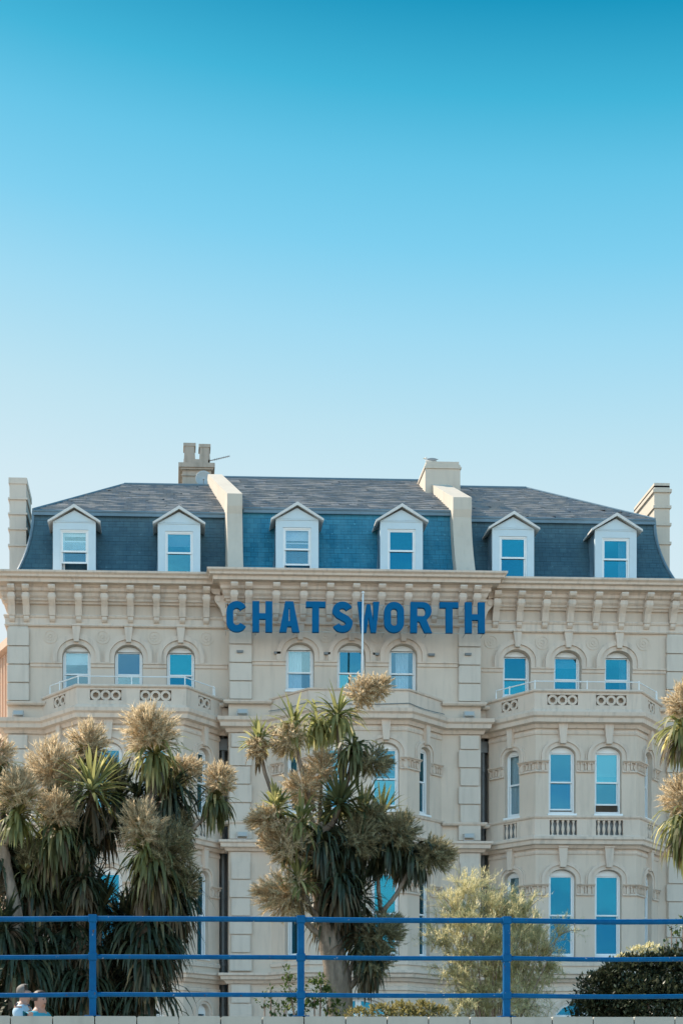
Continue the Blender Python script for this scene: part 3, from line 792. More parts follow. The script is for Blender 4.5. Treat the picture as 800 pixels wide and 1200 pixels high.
# ---- dormers
def dormer(px, Y, seed, opening=0.0, curtain=None, gl='glass', blind=0):
    x = PX(px, Y + .1); y = Y + .05; w = .755; z0, ze, za = 18.2, 20.33, 20.82
    ow, o0, o1 = .50, 18.45, 20.03
    m = MB()
    m.slab([(x - w, z0), (x + w, z0), (x + w, ze - .02), (x, za - .1), (x - w, ze - .02)], [rect(x - ow, x + ow, o0, o1)], -.12, 0, (0, y, 0))
    m.slab([(x - w + .1, ze), (x + w - .1, ze), (x, ze + .36)], [], .001, .012, (0, y, 0))
    m.box(x - w + .06, x + w - .06, y - .02, y - .002, ze - .05, ze - .02)
    m.box(x - ow - .1, x + ow + .1, y - .09, y - .002, o0 - .1, o0)
    d = m.build('dormer', M['dormer'], HOTEL)
    for sg in (-1, 1):     # slated
        m = MB()
        a = x + sg * (w - .02); b = x + sg * (w + .13)
        prof = [(y + .125, z0, b), (y + .125, z0 + .5, a + sg * .04), (y + .125, ze - .05, a), (y + 1.3, ze - .05, a), (y + 1.0, z0, b)]
        m.quad(*[(q[2], q[0], q[1]) for q in (prof if sg > 0 else prof[::-1])])
        m.quad((a - sg * .02, y + .02, z0), (b, y + .124, z0), (a + sg * .04, y + .124, z0 + .5), (a - sg * .02, y + .02, z0 + .5))
        m.build('dormer_cheek', M['lead'], d)
    m = MB()
    for sg in (-1, 1):     # roof leaves with a thick bargeboard
        e = (x + sg * (w + .17), ze - .10); r = (x, za)
        t = .06
        m.slab([(e[0], e[1]), (r[0], r[1] - .0), (r[0], r[1] + t), (e[0], e[1] + t)], [], -2.4, .098, (0, y, 0))
    m.build('dormer_roof', M['offwhite'], d)
    m = MB()
    for sg in (-1, 1):
        e = (x + sg * (w + .17), ze - .17); r = (x, za - .07)
        m.slab([(e[0] - sg * -.004, e[1] + .06), (r[0], r[1] + .02), (r[0], r[1] + .135), (e[0] - sg * -.004, e[1] + .135)], [], .10, .16, (0, y, 0))
    m.build('bargeboard', M['offwhite'], d)
    # sash
    a0, a1, b0, b1 = x - ow + .05, x + ow - .05, o0 + .04, o1 - .05
    m = MB(); m.slab(rect(x - ow + .002, x + ow - .002, o0 + .002, o1 - .002), [rect(a0, a1, b0, b1)], -.1, -.03, (0, y, 0)); m.build('window_frame', M['white'], d)
    mid = b0 + (b1 - b0) * .52; lo = opening * (mid - b0)
    for s0, s1, ww in ((mid - .02, b1, -.05), (b0 + lo, min(b1, mid + .03 + lo), -.09)):
        m = MB(); m.slab(rect(a0 + .002, a1 - .002, s0, s1), [rect(a0 + .05, a1 - .05, s0 + .06, s1 - .045)], ww - .03, ww, (0, y, 0)); m.build('sash', M['white'], d)
        m = MB(); m.slab(rect(a0 + .045, a1 - .045, s0 + .055, s1 - .04), [], ww - .02, ww - .014, (0, y, 0)); m.build('pane', M[gl], d)
    m = MB(); m.box(x - w + .1, x + w - .1, y + .9, y + .93, z0, ze + .2); m.build('room_back', M['dark'], d)
    for (k0, k1) in (curtain or []):
        m = MB(); n = 16
        for i in range(n):
            u0 = a0 + (a1 - a0) * (k0 + (k1 - k0) * i / n); u1 = a0 + (a1 - a0) * (k0 + (k1 - k0) * (i + 1) / n)
            m.quad((u0, y + .2 + .02 * (i % 2), b0), (u1, y + .2 + .02 * ((i + 1) % 2), b0), (u1, y + .2 + .02 * ((i + 1) % 2), b1), (u0, y + .2 + .02 * (i % 2), b1))
        m.build('curtain', M['curtain'], d)
    if blind:
        m = MB(); m.slab(rect(a0, a1, b1 - (b1 - b0) * blind, b1), [], -.16, -.15, (0, y, 0)); m.build('blind', M['curtain'], d)
dormer(87.5, YW, 1, .48, [(0, .12)], 'glass_clear', .1); dormer(210, YW, 2, .0, None, 'glass', .3)
dormer(348, YM, 3, .3, [(0, .1)], 'glass_clear', .25); dormer(470, YM, 4, 0, None, 'glass_deep')
dormer(600.5, YW, 5, 0, None, 'glass_deep'); dormer(720.5, YW, 6, 0, [(.66, 1)], 'glass_deep')

# ---- chimneys
def box_chimney(x0, x1, y0, y1, z0, z1, bands, cap=.06, m_='chimney'):
    m = MB(); m.box(x0, x1, y0, y1, z0, z1)
    for z, h, o in bands: m.box(x0 - o, x1 + o, y0 - o, y1 + o, z, z + h)
    return hp(m, 'chimney', M[m_])
zt = PZ(560, 1.6, 20)
x0, x1 = PX(10.5, 1.6), PX(32, 1.6)
box_chimney(x0 + .03, x1 - .03, 1.6, 3.4, 17.9, zt - .1, [(zt - .22, .22, .03), (zt - .8, .07, .05), (zt - 1.35, .07, .05), (zt - 1.9, .07, .05), (zt - 2.5, .07, .05)], m_='pier')
zt = PZ(566, 1.8, 775); x0, x1 = PX(765, 1.8), PX(785, 1.8)
box_chimney(x0 + .03, x1 - .03, 1.8, 4.1, 17.9, zt - .1, [(zt - .16, .16, .0), (zt - .36, .12, .06), (zt - .95, .1, .05), (zt - 1.6, .1, .05), (zt - 2.3, .1, .05)], m_='party')
x0, x1 = PX(498, 3.4), PX(539, 3.4); zt = PZ(540, 3.4, 515)
o = box_chimney(x0, x1, 3.4, 6.6, 20, zt - .14, [(zt - .30, .07, .04), (zt - .14, .13, -.04)], m_='party')
GULL_AT = V((x0 + .25, 3.7, zt - .01))
# stacked chimney with two square shafts
x0, x1 = PX(211, 7), PX(250, 7); yb = 7.0
zz = lambda p: PZ(p, 7.0, 230)
m = MB(); m.box(x0 + .1, x1 - .08, yb, yb + 3.6, 20.5, zz(551))
m.box(x0 + .06, x1 - .04, yb - .05, yb + 3.65, zz(558), zz(556.5)); m.box(x0 + .02, x1, yb - .1, yb + 3.7, zz(551), zz(549)); m.box(x0 - .06, x1 + .06, yb - .16, yb + 3.8, zz(549.1), zz(544))
m.box(x0 + .15, x1 - .2, yb, yb + 3.5, zz(544), zz(538))
for a, b in ((x0 + .16, x0 + .62), (x0 + .78, x0 + 1.22)):
    za, zb_ = zz(538), zz(519 if a < x0 + .5 else 520)
    n = len(m.v)
    m.slab([(a + .0, za), (b + .0, za), (b - .03, zb_ - .12), (a + .03, zb_ - .12)], [], -.6, -.02, (0, yb, 0))
    m.slab(rect(a - .02, b + .02, zb_ - .13, zb_), [], -.63, .0, (0, yb, 0))
    m.slab([(a + .0, za), (b + .0, za), (b - .03, zb_ - .12), (a + .03, zb_ - .12)], [], -2.2, -1.2, (0, yb, 0))
m.box(x1 - .3, x1 - .14, yb + .1, yb + .3, zz(538), zz(532))
hp(m, 'chimney', M['chimney'])

# ---- neighbour at the left, turned to the sun
nb = thing('neighbour_house', 'sunlit peach rendered house at the far left edge of the hotel', 'house')
m = MB(); nx = XL - .02; Un = V((cos(radians(66)), -sin(radians(66)), 0)) * -1
O = V((PX(-40, 3.0), 7.0, 0)); U = V((.42, -.91, 0)).normalized()
Lw = 5.2; holes = []
for z in (1.0, 5.2, 9.5, 13.9): holes.append(arch(2.2, z, z + 2.1, .9, .3)); holes.append(arch(4.1, z, z + 2.1, .9, .3))
m.slab(rect(0, Lw, 0, 16.8), holes, -.3, 0, O, U)
for z in (13.2, 13.5, 8.8, 4.4): m.slab(rect(-.1, Lw + .1, z, z + .22), [], .002, .15, O, U)
for k in range(14):
    m.slab(rect(.2 + k * .35, .28 + k * .35, 14.0, 16.7), [], .002, .10, O, U)
m.slab(rect(-.2, Lw + .1, 16.8, 17.1), [], -.3, .3, O, U)
w = m.build('wall', M['peach'], nb)
m = MB(); m.slab(rect(.5, Lw - .3, .8, 16.2), [], -.45, -.40, O, U); m.build('pane', M['glass_deep'], nb)
m = MB(); m.quad(O + V((0, 0, 17.1)), O + U * Lw + V((0, 0, 17.1)), O + U * Lw + V((.5, .3, 17.15)), O + V((.5, .3, 17.15))); m.build('roof', M['slate_wing'], nb)

# ================================================================= THINGS ON THE HOTEL
# ---- the name in blue letters
SY = YM - .72
def strokepoly(pts, w):
    L, R = [], []
    n = len(pts); P2 = [V(p) for p in pts]
    for i in range(n):
        ds = []
        if i > 0: ds.append((P2[i] - P2[i - 1]).normalized())
        if i < n - 1: ds.append((P2[i + 1] - P2[i]).normalized())
        ns = [V((-d.y, d.x)) for d in ds]
        if len(ns) == 2:
            h = (ns[0] + ns[1]).normalized(); nn = h / max(.4, h.dot(ns[0]))
        else: nn = ns[0]
        L.append(tuple(P2[i] + nn * w / 2)); R.append(tuple(P2[i] - nn * w / 2))
    return L + R[::-1]
def arcpts(cx, cy, rx, ry, a0, a1, n=12): return [(cx + rx * cos(radians(a0 + (a1 - a0) * i / n)), cy + ry * sin(radians(a0 + (a1 - a0) * i / n))) for i in range(n + 1)]
def letter_shapes(ch, W, H, s):
    h = s / 2; r = W / 2 - h
    if ch == 'H': return [([(0, 0), (s, 0), (s, H * .42), (W - s, H * .42), (W - s, 0), (W, 0), (W, H), (W - s, H), (W - s, H * .42 + s * .85), (s, H * .42 + s * .85), (s, H), (0, H)], [])]
    if ch == 'T': return [([(W / 2 - h, 0), (W / 2 + h, 0), (W / 2 + h, H - s * .85), (W, H - s * .85), (W, H), (0, H), (0, H - s * .85), (W / 2 - h, H - s * .85)], [])]
    if ch == 'A':
        k = s * 1.05; zb = H * .18; zc = zb + s * .8
        iL = lambda z: (z / H) * (W / 2 - h * 1.2)
        return [([(0, 0), (k, 0), (iL(zb) + k, zb), (W - iL(zb) - k, zb), (W - k, 0), (W, 0), (W / 2 + h * 1.2, H), (W / 2 - h * 1.2, H)],
                 [[(iL(zc) + k, zc), (W - iL(zc) - k, zc), (W / 2 + .012, H - s * 1.0), (W / 2 - .012, H - s * 1.0)]])]
    if ch == 'W':
        k = s * .92; W_ = W
        return [([(W_ * .16, 0), (W_ * .40, 0), (W_ * .50, H * .50), (W_ * .60, 0), (W_ * .84, 0), (W_, H), (W_ - k, H), (W_ * .72, H * .36), (W_ * .58, H * .92), (W_ * .42, H * .92), (W_ * .28, H * .36), (k, H), (0, H)], [])]
    if ch == 'O':
        o = arcpts(W / 2, W / 2, W / 2, W / 2, 180, 360, 14) + arcpts(W / 2, H - W / 2, W / 2, W / 2, 0, 180, 14)
        i = arcpts(W / 2, W / 2, r - h, r - h, 180, 360, 10) + arcpts(W / 2, H - W / 2, r - h, r - h, 0, 180, 10)
        return [(o, [i])]
    if ch == 'C':
        p = arcpts(W / 2, H - h - r, r, r, 25, 180, 14) + arcpts(W / 2, h + r, r, r, 180, 335, 14)
        return [(strokepoly(p, s), [])]
    if ch == 'S':
        ry = (H - s) / 4
        p = arcpts(W / 2, H - h - ry, r, ry, 20, 200, 14)[:-1] + [(W * .30, H * .57), (W * .5, H * .5), (W * .70, H * .43)] + arcpts(W / 2, h + ry, r, ry, 20, -160, 14)[1:]
        return [(strokepoly(p, s), [])]
    if ch == 'R':
        rt = H * .29; cz = H - rt
        o = [(0, 0), (s, 0), (s, H * .36), (W * .42, H * .36), (W - s * 1.02, 0), (W + .02, 0), (W * .76, H * .43)] + arcpts(W - rt, cz, rt, rt, -50, 90, 12) + [(0, H)]
        i = [(s, H * .36 + s * .8), (W - rt, H * .36 + s * .8)] + arcpts(W - rt, (H - s * .85 + H * .36 + s * .8) / 2, rt - s * .9, (H - s * .85 - H * .36 - s * .8) / 2, -80, 80, 8) + [(W - rt, H - s * .85), (s, H - s * .85)]
        return [(o, [i])]
sign = thing('hotel_sign', 'big blue capital letters spelling CHATSWORTH strung across the hotel frieze', 'sign', (PX(416, SY), SY, PZ(743, SY)))
spans = [('C', 265.3, 289.3), ('H', 295.7, 318.8), ('A', 327, 350.5), ('T', 358, 380.7), ('S', 389, 412.6), ('W', 418.5, 444), ('O', 449.4, 472.5), ('R', 480, 504.5), ('T', 514.6, 536.3), ('H', 544, 567)]
for i, (ch, a, b_) in enumerate(spans):
    x0, x1 = PX(a, SY), PX(b_, SY); zb = PZ(741.5 + i * .15, SY, a); zt = PZ(705.6 + i * .15, SY, a)
    mb = MB(); k = random.uniform(-.012, .012)
    for outer, holes in letter_shapes(ch, x1 - x0, zt - zb, .235):
        f = lambda p: (x0 + p[0] - k * p[1], zb + p[1])
        mb.slab([f(p) for p in outer], [[f(p) for p in h_] for h_ in holes], 0, .13, (0, SY, 0))
    o = mb.build('letter', M['signblue'], None, pos=(x0, SY, zb)); put(o, sign)
for z in (PZ(708.5, SY), PZ(740.5, SY)):
    mb = MB(); mb.tube([(PX(263, SY), SY + .03, z), (PX(569, SY), SY + .03, z)], .014, 5)
    for px in (265, 300, 345, 395, 450, 500, 545, 566): mb.tube([(PX(px, SY), SY + .03, z), (PX(px, SY), SY + .5, z)], .014, 5)
    o = mb.build('support_rail', M['cable'], None, pos=(0, SY, z)); put(o, sign)

# ---- flagpole standing on the middle bay
fx = PX(423.5, YM - 1.1); fy = YM - 1.1; fz = 13.31
pole = thing('flagpole', 'slim white flagpole in front of the blue letters above the middle bay', 'flagpole', (fx, fy, fz))
ftop = PZ(696, fy, 425)
mb = MB(); mb.tube([(0, 0, 0), (.05, 0, ftop - fz)], [.045, .03], 8); mb.build('pole', M['white'], pole, True)
mb = MB(); mb.lathe([(.02, 0), (.06, .02), (.06, .06), (.02, .09)], (.05, 0, ftop - fz), 10); mb.build('finial', M['white'], pole, True)
mb = MB(); mb.lathe([(.12, 0), (.12, .05), (.06, .08), (.06, .2)], (0, 0, 0), 10); mb.build('base', M['metal'], pole, True)

# ---- satellite dish, aerial, gull
dz = PZ(562, 6.3, 238); dx = PX(238.5, 6.3)
dish = thing('satellite_dish', 'pale grey satellite dish in front of the twin shaft chimney', 'satellite dish', (dx, 6.3, dz - .55))
mb = MB(); n = 24; pr = []
for i in range(7):
    r = .32 * i / 6; pr.append((r, -.0 - .10 * (1 - (i / 6) ** 2)))
base = len(mb.v)
for r, y in pr:
    for j in range(n): mb.v.append((r * cos(2 * pi * j / n), -y - .1, .55 + r * sin(2 * pi * j / n)))
for i in range(6):
    for j in range(n): mb.f.append((i * n + j, i * n + (j + 1) % n, (i + 1) * n + (j + 1) % n, (i + 1) * n + j)); mb.mi.append(0)
o = mb.build('reflector', M['dish'], dish, True); so = o.modifiers.new('s', 'SOLIDIFY'); so.thickness = .015
mb = MB(); mb.tube([(0, .0, -.3), (0, .0, .5), (0, -.02, .55)], .025, 8); mb.build('mast', M['metal'], dish)
mb = MB(); mb.tube([(0, .0, .25), (0, -.35, .42)], .012, 6); mb.box(-.03, .03, -.4, -.33, .40, .47); mb.build('feed_arm', M['metal'], dish)
ax0, az = PX(246, 7.4), PZ(540, 7.4, 248); ax1, az1 = PX(269, 7.4), PZ(534.5, 7.4, 268)
aer = thing('tv_aerial', 'thin television aerial sticking out right of the chimney', 'aerial', (ax0, 7.4, az))
mb = MB(); mb.tube([(0, 0, 0), (ax1 - ax0, 0, az1 - az)], .02, 6); mb.build('boom', M['metal'], aer)
mb = MB()
for k in range(9):
    t = .25 + .75 * k / 8; mb.tube([((ax1 - ax0) * t, -.12, (az1 - az) * t - .1), ((ax1 - ax0) * t, .12, (az1 - az) * t + .1)], .008, 5)
mb.build('elements', M['metal'], aer)
gull = thing('seagull', 'small gull sitting on the plain middle chimney', 'gull', GULL_AT)
mb = MB(); mb.ball((0, 0, .14), (.19, .085, .085)); mb.ball((-.17, 0, .23), (.055, .05, .05), 10, 6); mb.tube([(-.1, 0, .17), (-.17, 0, .22)], [.06, .045], 8); mb.build('body', M['gullw'], gull, True)
mb = MB(); mb.ball((.06, -.07, .16), (.19, .02, .06)); mb.ball((.06, .07, .16), (.19, .02, .06)); mb.tube([(.1, 0, .15), (.3, 0, .2)], [.04, .012], 6); mb.build('wings', M['gullg'], gull, True)
mb = MB(); mb.tube([(-.21, 0, .23), (-.28, 0, .215)], [.015, .004], 6); mb.build('beak', M['beak'], gull)
mb = MB(); mb.tube([(0, -.03, 0), (0, -.03, .08)], .008, 5); mb.tube([(0, .03, 0), (0, .03, .08)], .008, 5); mb.build('legs', M['beak'], gull)

# ---- floodlights on the ledges
def floodlight(px, zl, Y, label):
    x = PX(px, Y - .2)
    t = thing('floodlight', label, 'floodlight', (x, Y - .24, zl), 'floodlights standing on the hotel ledges')
    mb = MB(); mb.slab([(-.17, .1), (.17, .1), (.19, .26), (-.19, .26)], [], -.08, .05); mb.build('housing', M['cable'], t)
    mb = MB(); mb.slab(rect(-.15, .15, .12, .24), [], .052, .058); mb.build('lens', M['dish'], t)
    mb = MB(); mb.box(-.2, -.18, -.02, .02, 0, .2); mb.box(.18, .2, -.02, .02, 0, .2); mb.box(-.2, .2, -.02, .02, 0, .015); mb.build('yoke', M['metal'], t)
floodlight(22, 13.26, YW, 'floodlight on the upper ledge of the far left pier')
floodlight(284, 13.26, YM, 'floodlight on the upper ledge below the letter C')
floodlight(549, 13.26, YM, 'floodlight on the upper ledge below the final letter H')
floodlight(284, 8.96, YM, 'floodlight on the lower ledge left of the middle bay')
floodlight(549, 8.96, YM, 'floodlight on the lower ledge between middle and right bays')

# ================================================================= SEA WALL AND RAILING
RYf = -50 + 15.5            # front face of coping
def coping_z(): return PZ(1191, RYf, 353)
CT = coping_z()
wallt = thing('sea_wall', 'pale stone sea wall with coping blocks carrying the blue railing', 'wall', (0, RYf, -1.2))
mb = MB(); mb.box(-14, 18, .03, .45, 0, CT - .16 + 1.2); mb.build('wall_body', M['coping'], wallt)
step = 49 / F * 15.5; x = PX(12.5, RYf) - step * 24
for i in range(58):
    a = x + i * step; mb = MB(); z0, z1 = CT - .16 + 1.2, CT + 1.2
    c = .012; j = random.uniform(-.003, .003)
    mb.slab([(a + .006, z0), (a + step - .006, z0), (a + step - .006, z1 - c + j), (a + step - .006 - c, z1 + j), (a + .006 + c, z1 + j), (a + .006, z1 - c + j)], [], -.52, j)
    mb.build('coping_block', M['coping'], wallt)
rl = thing('railing', 'blue three bar promenade railing with square posts along the wall top', 'railing', (0, RYf + .12, CT))
RY = RYf + .12
zr = [PZ(p, RY, 353) - CT for p in (1077.5, 1122, 1166)]
sp = PX(593, RY) - PX(351, RY); sp = (PX(593, RY) - PX(109, RY)) / 2
posts = [PX(109, RY) + sp * k for k in range(-3, 6)]
for i, z in enumerate(zr):
    mb = MB()
    pts = []
    for k in range(len(posts) - 1):
        for q in range(6):
            xx = posts[k] + sp * q / 6; pts.append((xx, random.uniform(-.003, .003), z - .006 * sin(pi * q / 6) * (k % 3)))
    mb.tube(pts, .030 if i == 0 else .026, 10); mb.build('rail', M['railing'], rl, True)
for xx in posts:
    mb = MB(); h = PZ(1073, RY, 353) - CT; e = .037
    mb.box(xx - e, xx + e, -e, e, 0, h - .03)
    n = len(mb.v); mb.slab([(xx - e, h - .03), (xx + e, h - .03), (xx + e * .6, h), (xx - e * .6, h)], [], -e, e)
    for z in zr: mb.box(xx - e - .01, xx + e + .01, -e - .012, e + .012, z - .042, z + .042)
    mb.box(xx - .09, xx + .09, -.09, .09, 0, .012)
    o = mb.build('post', M['railing'], rl)
    bv = o.modifiers.new('b', 'BEVEL'); bv.width = .008; bv.segments = 2

# ================================================================= GROUND
def sheet(name, x0, x1, y0, y1, z, m_):
    mb = MB(); mb.quad((x0, y0, z), (x1, y0, z), (x1, y1, z), (x0, y1, z)); o = mb.build(name, M[m_]); tag(o, kind='structure'); return o
sheet('ground', -2000, 2000, -34.05, 2500, -.02, 'paving')
sheet('beach', -2000, 2000, -400, -34.46, -1.2, 'shingle')
sheet('promenade', -60, 60, -34.04, -30.2, -.012, 'paving')
sheet('planting_bed', -60, 60, -30.2, -21.5, -.008, 'grass')
sheet('road', -60, 60, -21.3, -9, -.012, 'asphalt')
mb = MB(); mb.box(-60, 60, -21.5, -21.3, -.03, .10); mb.box(-60, 60, -9, -8.8, -.03, .10); tag(mb.build('kerb', M['coping']), kind='structure')
mb = MB()
for k in range(30): mb.quad((-58 + k * 4, -15.2, -.004), (-56 + k * 4, -15.2, -.004), (-56 + k * 4, -15.08, -.004), (-58 + k * 4, -15.08, -.004))
tag(mb.build('road_markings', M['white']), kind='structure')
mb = MB(); mb.quad((-3000, -5000, -1.6), (3000, -5000, -1.6), (3000, -400, -1.6), (-3000, -400, -1.6))
m, nt, b = mat('sea_water'); b.inputs['Base Color'].default_value = (.02, .10, .14, 1); b.inputs['Roughness'].default_value = .15; bump(nt, b, noise(nt, .3, 5), .5, .5)
tag(mb.build('sea', m), kind='structure')

# ================================================================= PLANTS
UP = V((0, 0, 1))
def rnd_dir(tmin, tmax, axis=UP):
    t = radians(random.uniform(tmin, tmax)); p = random.uniform(0, 2 * pi)
    d = V((sin(t) * cos(p), sin(t) * sin(p), cos(t)))
    return UP.rotation_difference(V(axis).normalized()) @ d
def rosette(mb, c, R, n=80, tmin=0, tmax=115, droop=.5, axis=UP, w=.062):
    c = V(c)
    for i in range(n):
        t0 = tmin + (tmax - tmin) * ((i + random.random()) / n) ** .8
        d = rnd_dir(t0, t0 + 6, axis); L = R * random.uniform(.75, 1.2)
        mb.blade(c + d * .03 + UP * random.uniform(-.10, .06), d, L, w * random.uniform(.7, 1.15), droop * random.uniform(.5, 1.4) * (0.35 + t0 / 90), 5)
def thatch(mb, pts, r0, L, n):
    """dry and shaded leaves hanging all the way down a trunk"""
    for i in range(n):
        p = random.choice(pts); a = random.uniform(0, 2 * pi); d = V((cos(a), sin(a), random.uniform(-.3, .5))).normalized()
        mb.blade(p + V((cos(a), sin(a), 0)) * r0 + UP * random.uniform(-.25, .25), d, L * random.uniform(.7, 1.3), random.uniform(.04, .075), random.uniform(1.2, 2.6), 5)
def skirt(mb, c, R, n=50):
    c = V(c)
    for i in range(int(n * 1.6)):
        d = rnd_dir(85, 160); mb.blade(c - UP * random.uniform(.02, .38), d, R * random.uniform(.8, 1.25), .055, 1.9, 5)
def panicle(mb, c, R, n=70, axis=UP, squash=1.0, tmax=150):
    """flower head: arching side stems crowded with short spikelets"""
    c = V(c); axis = V(axis).normalized(); root = c - axis * R * .45
    for i in range(int(n * 2.5)):
        d = rnd_dir(0, tmax, axis); rr = random.uniform(.5, 1.0) ** .6 * random.uniform(.90, 1.10)
        tgt = c + V((d.x * R, d.y * R, d.z * R * squash)) * rr
        st = root.lerp(c, random.uniform(.2, 1.0)); ax = (tgt - st).normalized(); L0 = (tgt - st).length
        mb.blade(st, ax, L0 * 1.06, .014, -.02, 2)
        for k in range(14):
            t = .35 + .65 * ((k + random.random()) / 14) ** .8
            p = st.lerp(tgt, t)
            for q in range(2):
                sd = V((random.gauss(0, 1), random.gauss(0, 1), random.gauss(0, 1)))
                dd = (ax * .8 + sd * .5 + UP * .10).normalized(); cr = dd.cross(sd)
                mb.blade(p, dd, R * random.uniform(.13, .26), .019, -.05, 1, side=cr.normalized() if cr.length > .1 else None)
def bez(a, b, c, n=10): return [a * (1 - t) ** 2 + b * 2 * t * (1 - t) + c * t * t for t in [i / n for i in range(n + 1)]]

def cordyline(label, base_px, Yt, trunk, heads, seed, rb=.2, th=None, fill=()):
    """trunk: list of (px,py,radius) up the main stem; heads: dicts with px,py,dy,kind"""
    random.seed(seed)
    bx = PX(base_px, Yt); t = thing('cabbage_tree', label, 'tree', (bx, Yt, 0), 'cabbage trees along the promenade')
    loc = V((bx, Yt, 0))
    tp = [V((0, 0, -.05))] + [P(a, b, Yt) - loc for a, b, r in trunk]
    rr = [rb] + [r for a, b, r in trunk]
    # smooth the trunk
    pts, rads = [], []
    for i in range(len(tp) - 1):
        for k in range(4):
            f = k / 4; p = tp[i].lerp(tp[i + 1], f) + V((random.uniform(-.012, .012), random.uniform(-.012, .012), 0)); pts.append(p); rads.append((rr[i] * (1 - f) + rr[i + 1] * f) * random.uniform(.86, 1.12))
    pts.append(tp[-1]); rads.append(rr[-1])
    mb = MB(); mb.tube(pts, rads, 12)
    br = MB()
    for h in heads:
        c = P(h['px'], h['py'], Yt + h.get('dy', 0)) - loc
        if h.get('stem', True):
            # join the trunk at the point that suits the head
            if 'from' in h: s0 = P(h['from'][0], h['from'][1], Yt + h.get('dy', 0) * .3) - loc; r0 = h.get('r', .05)
            else:
                best = [p for p in pts if p.z < c.z - .35] or [pts[1]]; s0 = best[-1] if h.get('top') else best[max(0, len(best) - 1 - random.randint(0, 3))]; r0 = h.get('r', .065)
            midp = (s0 + c) / 2 + V(((c.x - s0.x) * .28, (c.y - s0.y) * .28, -abs(c.x - s0.x) * .18))
            path = bez(s0, midp, c, 8)
            path = [q + V((random.uniform(-.01, .01), 0, random.uniform(-.01, .01))) for q in path]
            mb.tube(path, [r0 * (1 - .35 * i / 8) for i in range(9)], 8)
    tr = mb.build('trunk', M['bark'], t, True)
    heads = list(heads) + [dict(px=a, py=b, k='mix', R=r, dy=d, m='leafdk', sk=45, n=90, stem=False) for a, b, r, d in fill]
    if th:
        mb = MB(); lo_ = [p for p in pts if p.z < th[0]]; thatch(mb, lo_, th[1], th[2], th[3]); mb.build('leaf_skirt', M['leafdk'], t)
    for h in heads:
        c = P(h['px'], h['py'], Yt + h.get('dy', 0)) - loc; s = (Yt + h.get('dy', 0) - CY) / F
        k = h['k']; ax = V(h.get('ax', (0, 0, 1)))
        if 'R' in h and k != 'ball':
            R = h['R'] * s; mt = h.get('m', 'leaf')
            mb = MB()
            if k == 'up': rosette(mb, c, R, int(h.get('n', 85) * 1.15), 0, 115, .40, ax)
            elif k == 'droop': rosette(mb, c, R * 1.12, int(h.get('n', 95) * 1.3), 30, 155, 1.9, ax)
            elif k == 'mix': rosette(mb, c, R * 1.05, int(h.get('n', 95) * 1.25), 5, 150, 1.0, ax)
            if h.get('sk'): 
                mb.cur = 1; skirt(mb, c, R * .95, h['sk'])
            mb.build('leaf_head', [M[mt], M['dead']], t, False)
        if 'ball' in h:
            bx_, bz_, br_ = h['ball']; bp = c + V((bx_ * s, h.get('bdy', -.15), -bz_ * s)); q = MB(); R = br_ * s * 1.03
            panicle(q, bp, R, int(h.get('bn', 62)), V(h.get('bax', (bx_ * .5, 0, abs(bz_) + 8))), h.get('sq', .92), h.get('bt', 150))
            q.build('flower_head', M[h.get('bm', 'flower')], t)
    return t

YT = -25.0
# left clump: four trees
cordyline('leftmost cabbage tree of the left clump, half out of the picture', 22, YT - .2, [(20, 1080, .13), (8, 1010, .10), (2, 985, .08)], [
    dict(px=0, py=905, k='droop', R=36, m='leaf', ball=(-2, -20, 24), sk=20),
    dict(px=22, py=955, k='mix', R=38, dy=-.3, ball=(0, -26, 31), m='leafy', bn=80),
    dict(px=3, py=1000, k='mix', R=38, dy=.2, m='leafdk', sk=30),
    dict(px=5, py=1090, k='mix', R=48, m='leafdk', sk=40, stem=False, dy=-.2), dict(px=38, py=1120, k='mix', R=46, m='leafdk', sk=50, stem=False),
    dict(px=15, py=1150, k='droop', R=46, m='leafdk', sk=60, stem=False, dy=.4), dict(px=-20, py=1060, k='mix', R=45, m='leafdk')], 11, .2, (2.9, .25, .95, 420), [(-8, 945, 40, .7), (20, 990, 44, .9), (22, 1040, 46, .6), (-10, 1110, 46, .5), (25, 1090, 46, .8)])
cordyline('cabbage tree with three brown flower heads in front of the left bay', 48, YT + .3, [(42, 1110, .12), (44, 1050, .1), (50, 1010, .08)], [
    dict(px=62, py=930, k='droop', R=34, dy=.1, ball=(0, -28, 38), bn=100, m='leaf'),
    dict(px=70, py=975, k='droop', R=40, dy=-.6, ball=(-1, -24, 28), m='leaf', sk=15, bn=80),
    dict(px=102, py=888, k='mix', R=30, dy=.6, ball=(2, -16, 29), m='leaf', bn=85),
    dict(px=60, py=992, k='droop', R=50, dy=-.2, m='leaf', sk=45, n=120),
    dict(px=34, py=1025, k='mix', R=30, dy=-.3, ball=(3, -24, 20), m='leaf', bm='flowerdk'),
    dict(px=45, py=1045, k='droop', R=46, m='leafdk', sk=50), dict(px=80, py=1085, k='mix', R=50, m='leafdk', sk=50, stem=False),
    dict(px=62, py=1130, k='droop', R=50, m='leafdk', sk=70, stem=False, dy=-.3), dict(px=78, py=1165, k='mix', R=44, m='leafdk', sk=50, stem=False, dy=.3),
    dict(px=36, py=1175, k='mix', R=40, m='leafdk', sk=40, stem=False, dy=.5)], 12, .2, (2.9, .25, .95, 480), [(78, 930, 40, .9), (62, 962, 42, .8), (60, 1015, 46, .7), (95, 1005, 36, .9), (72, 1062, 42, .9)])
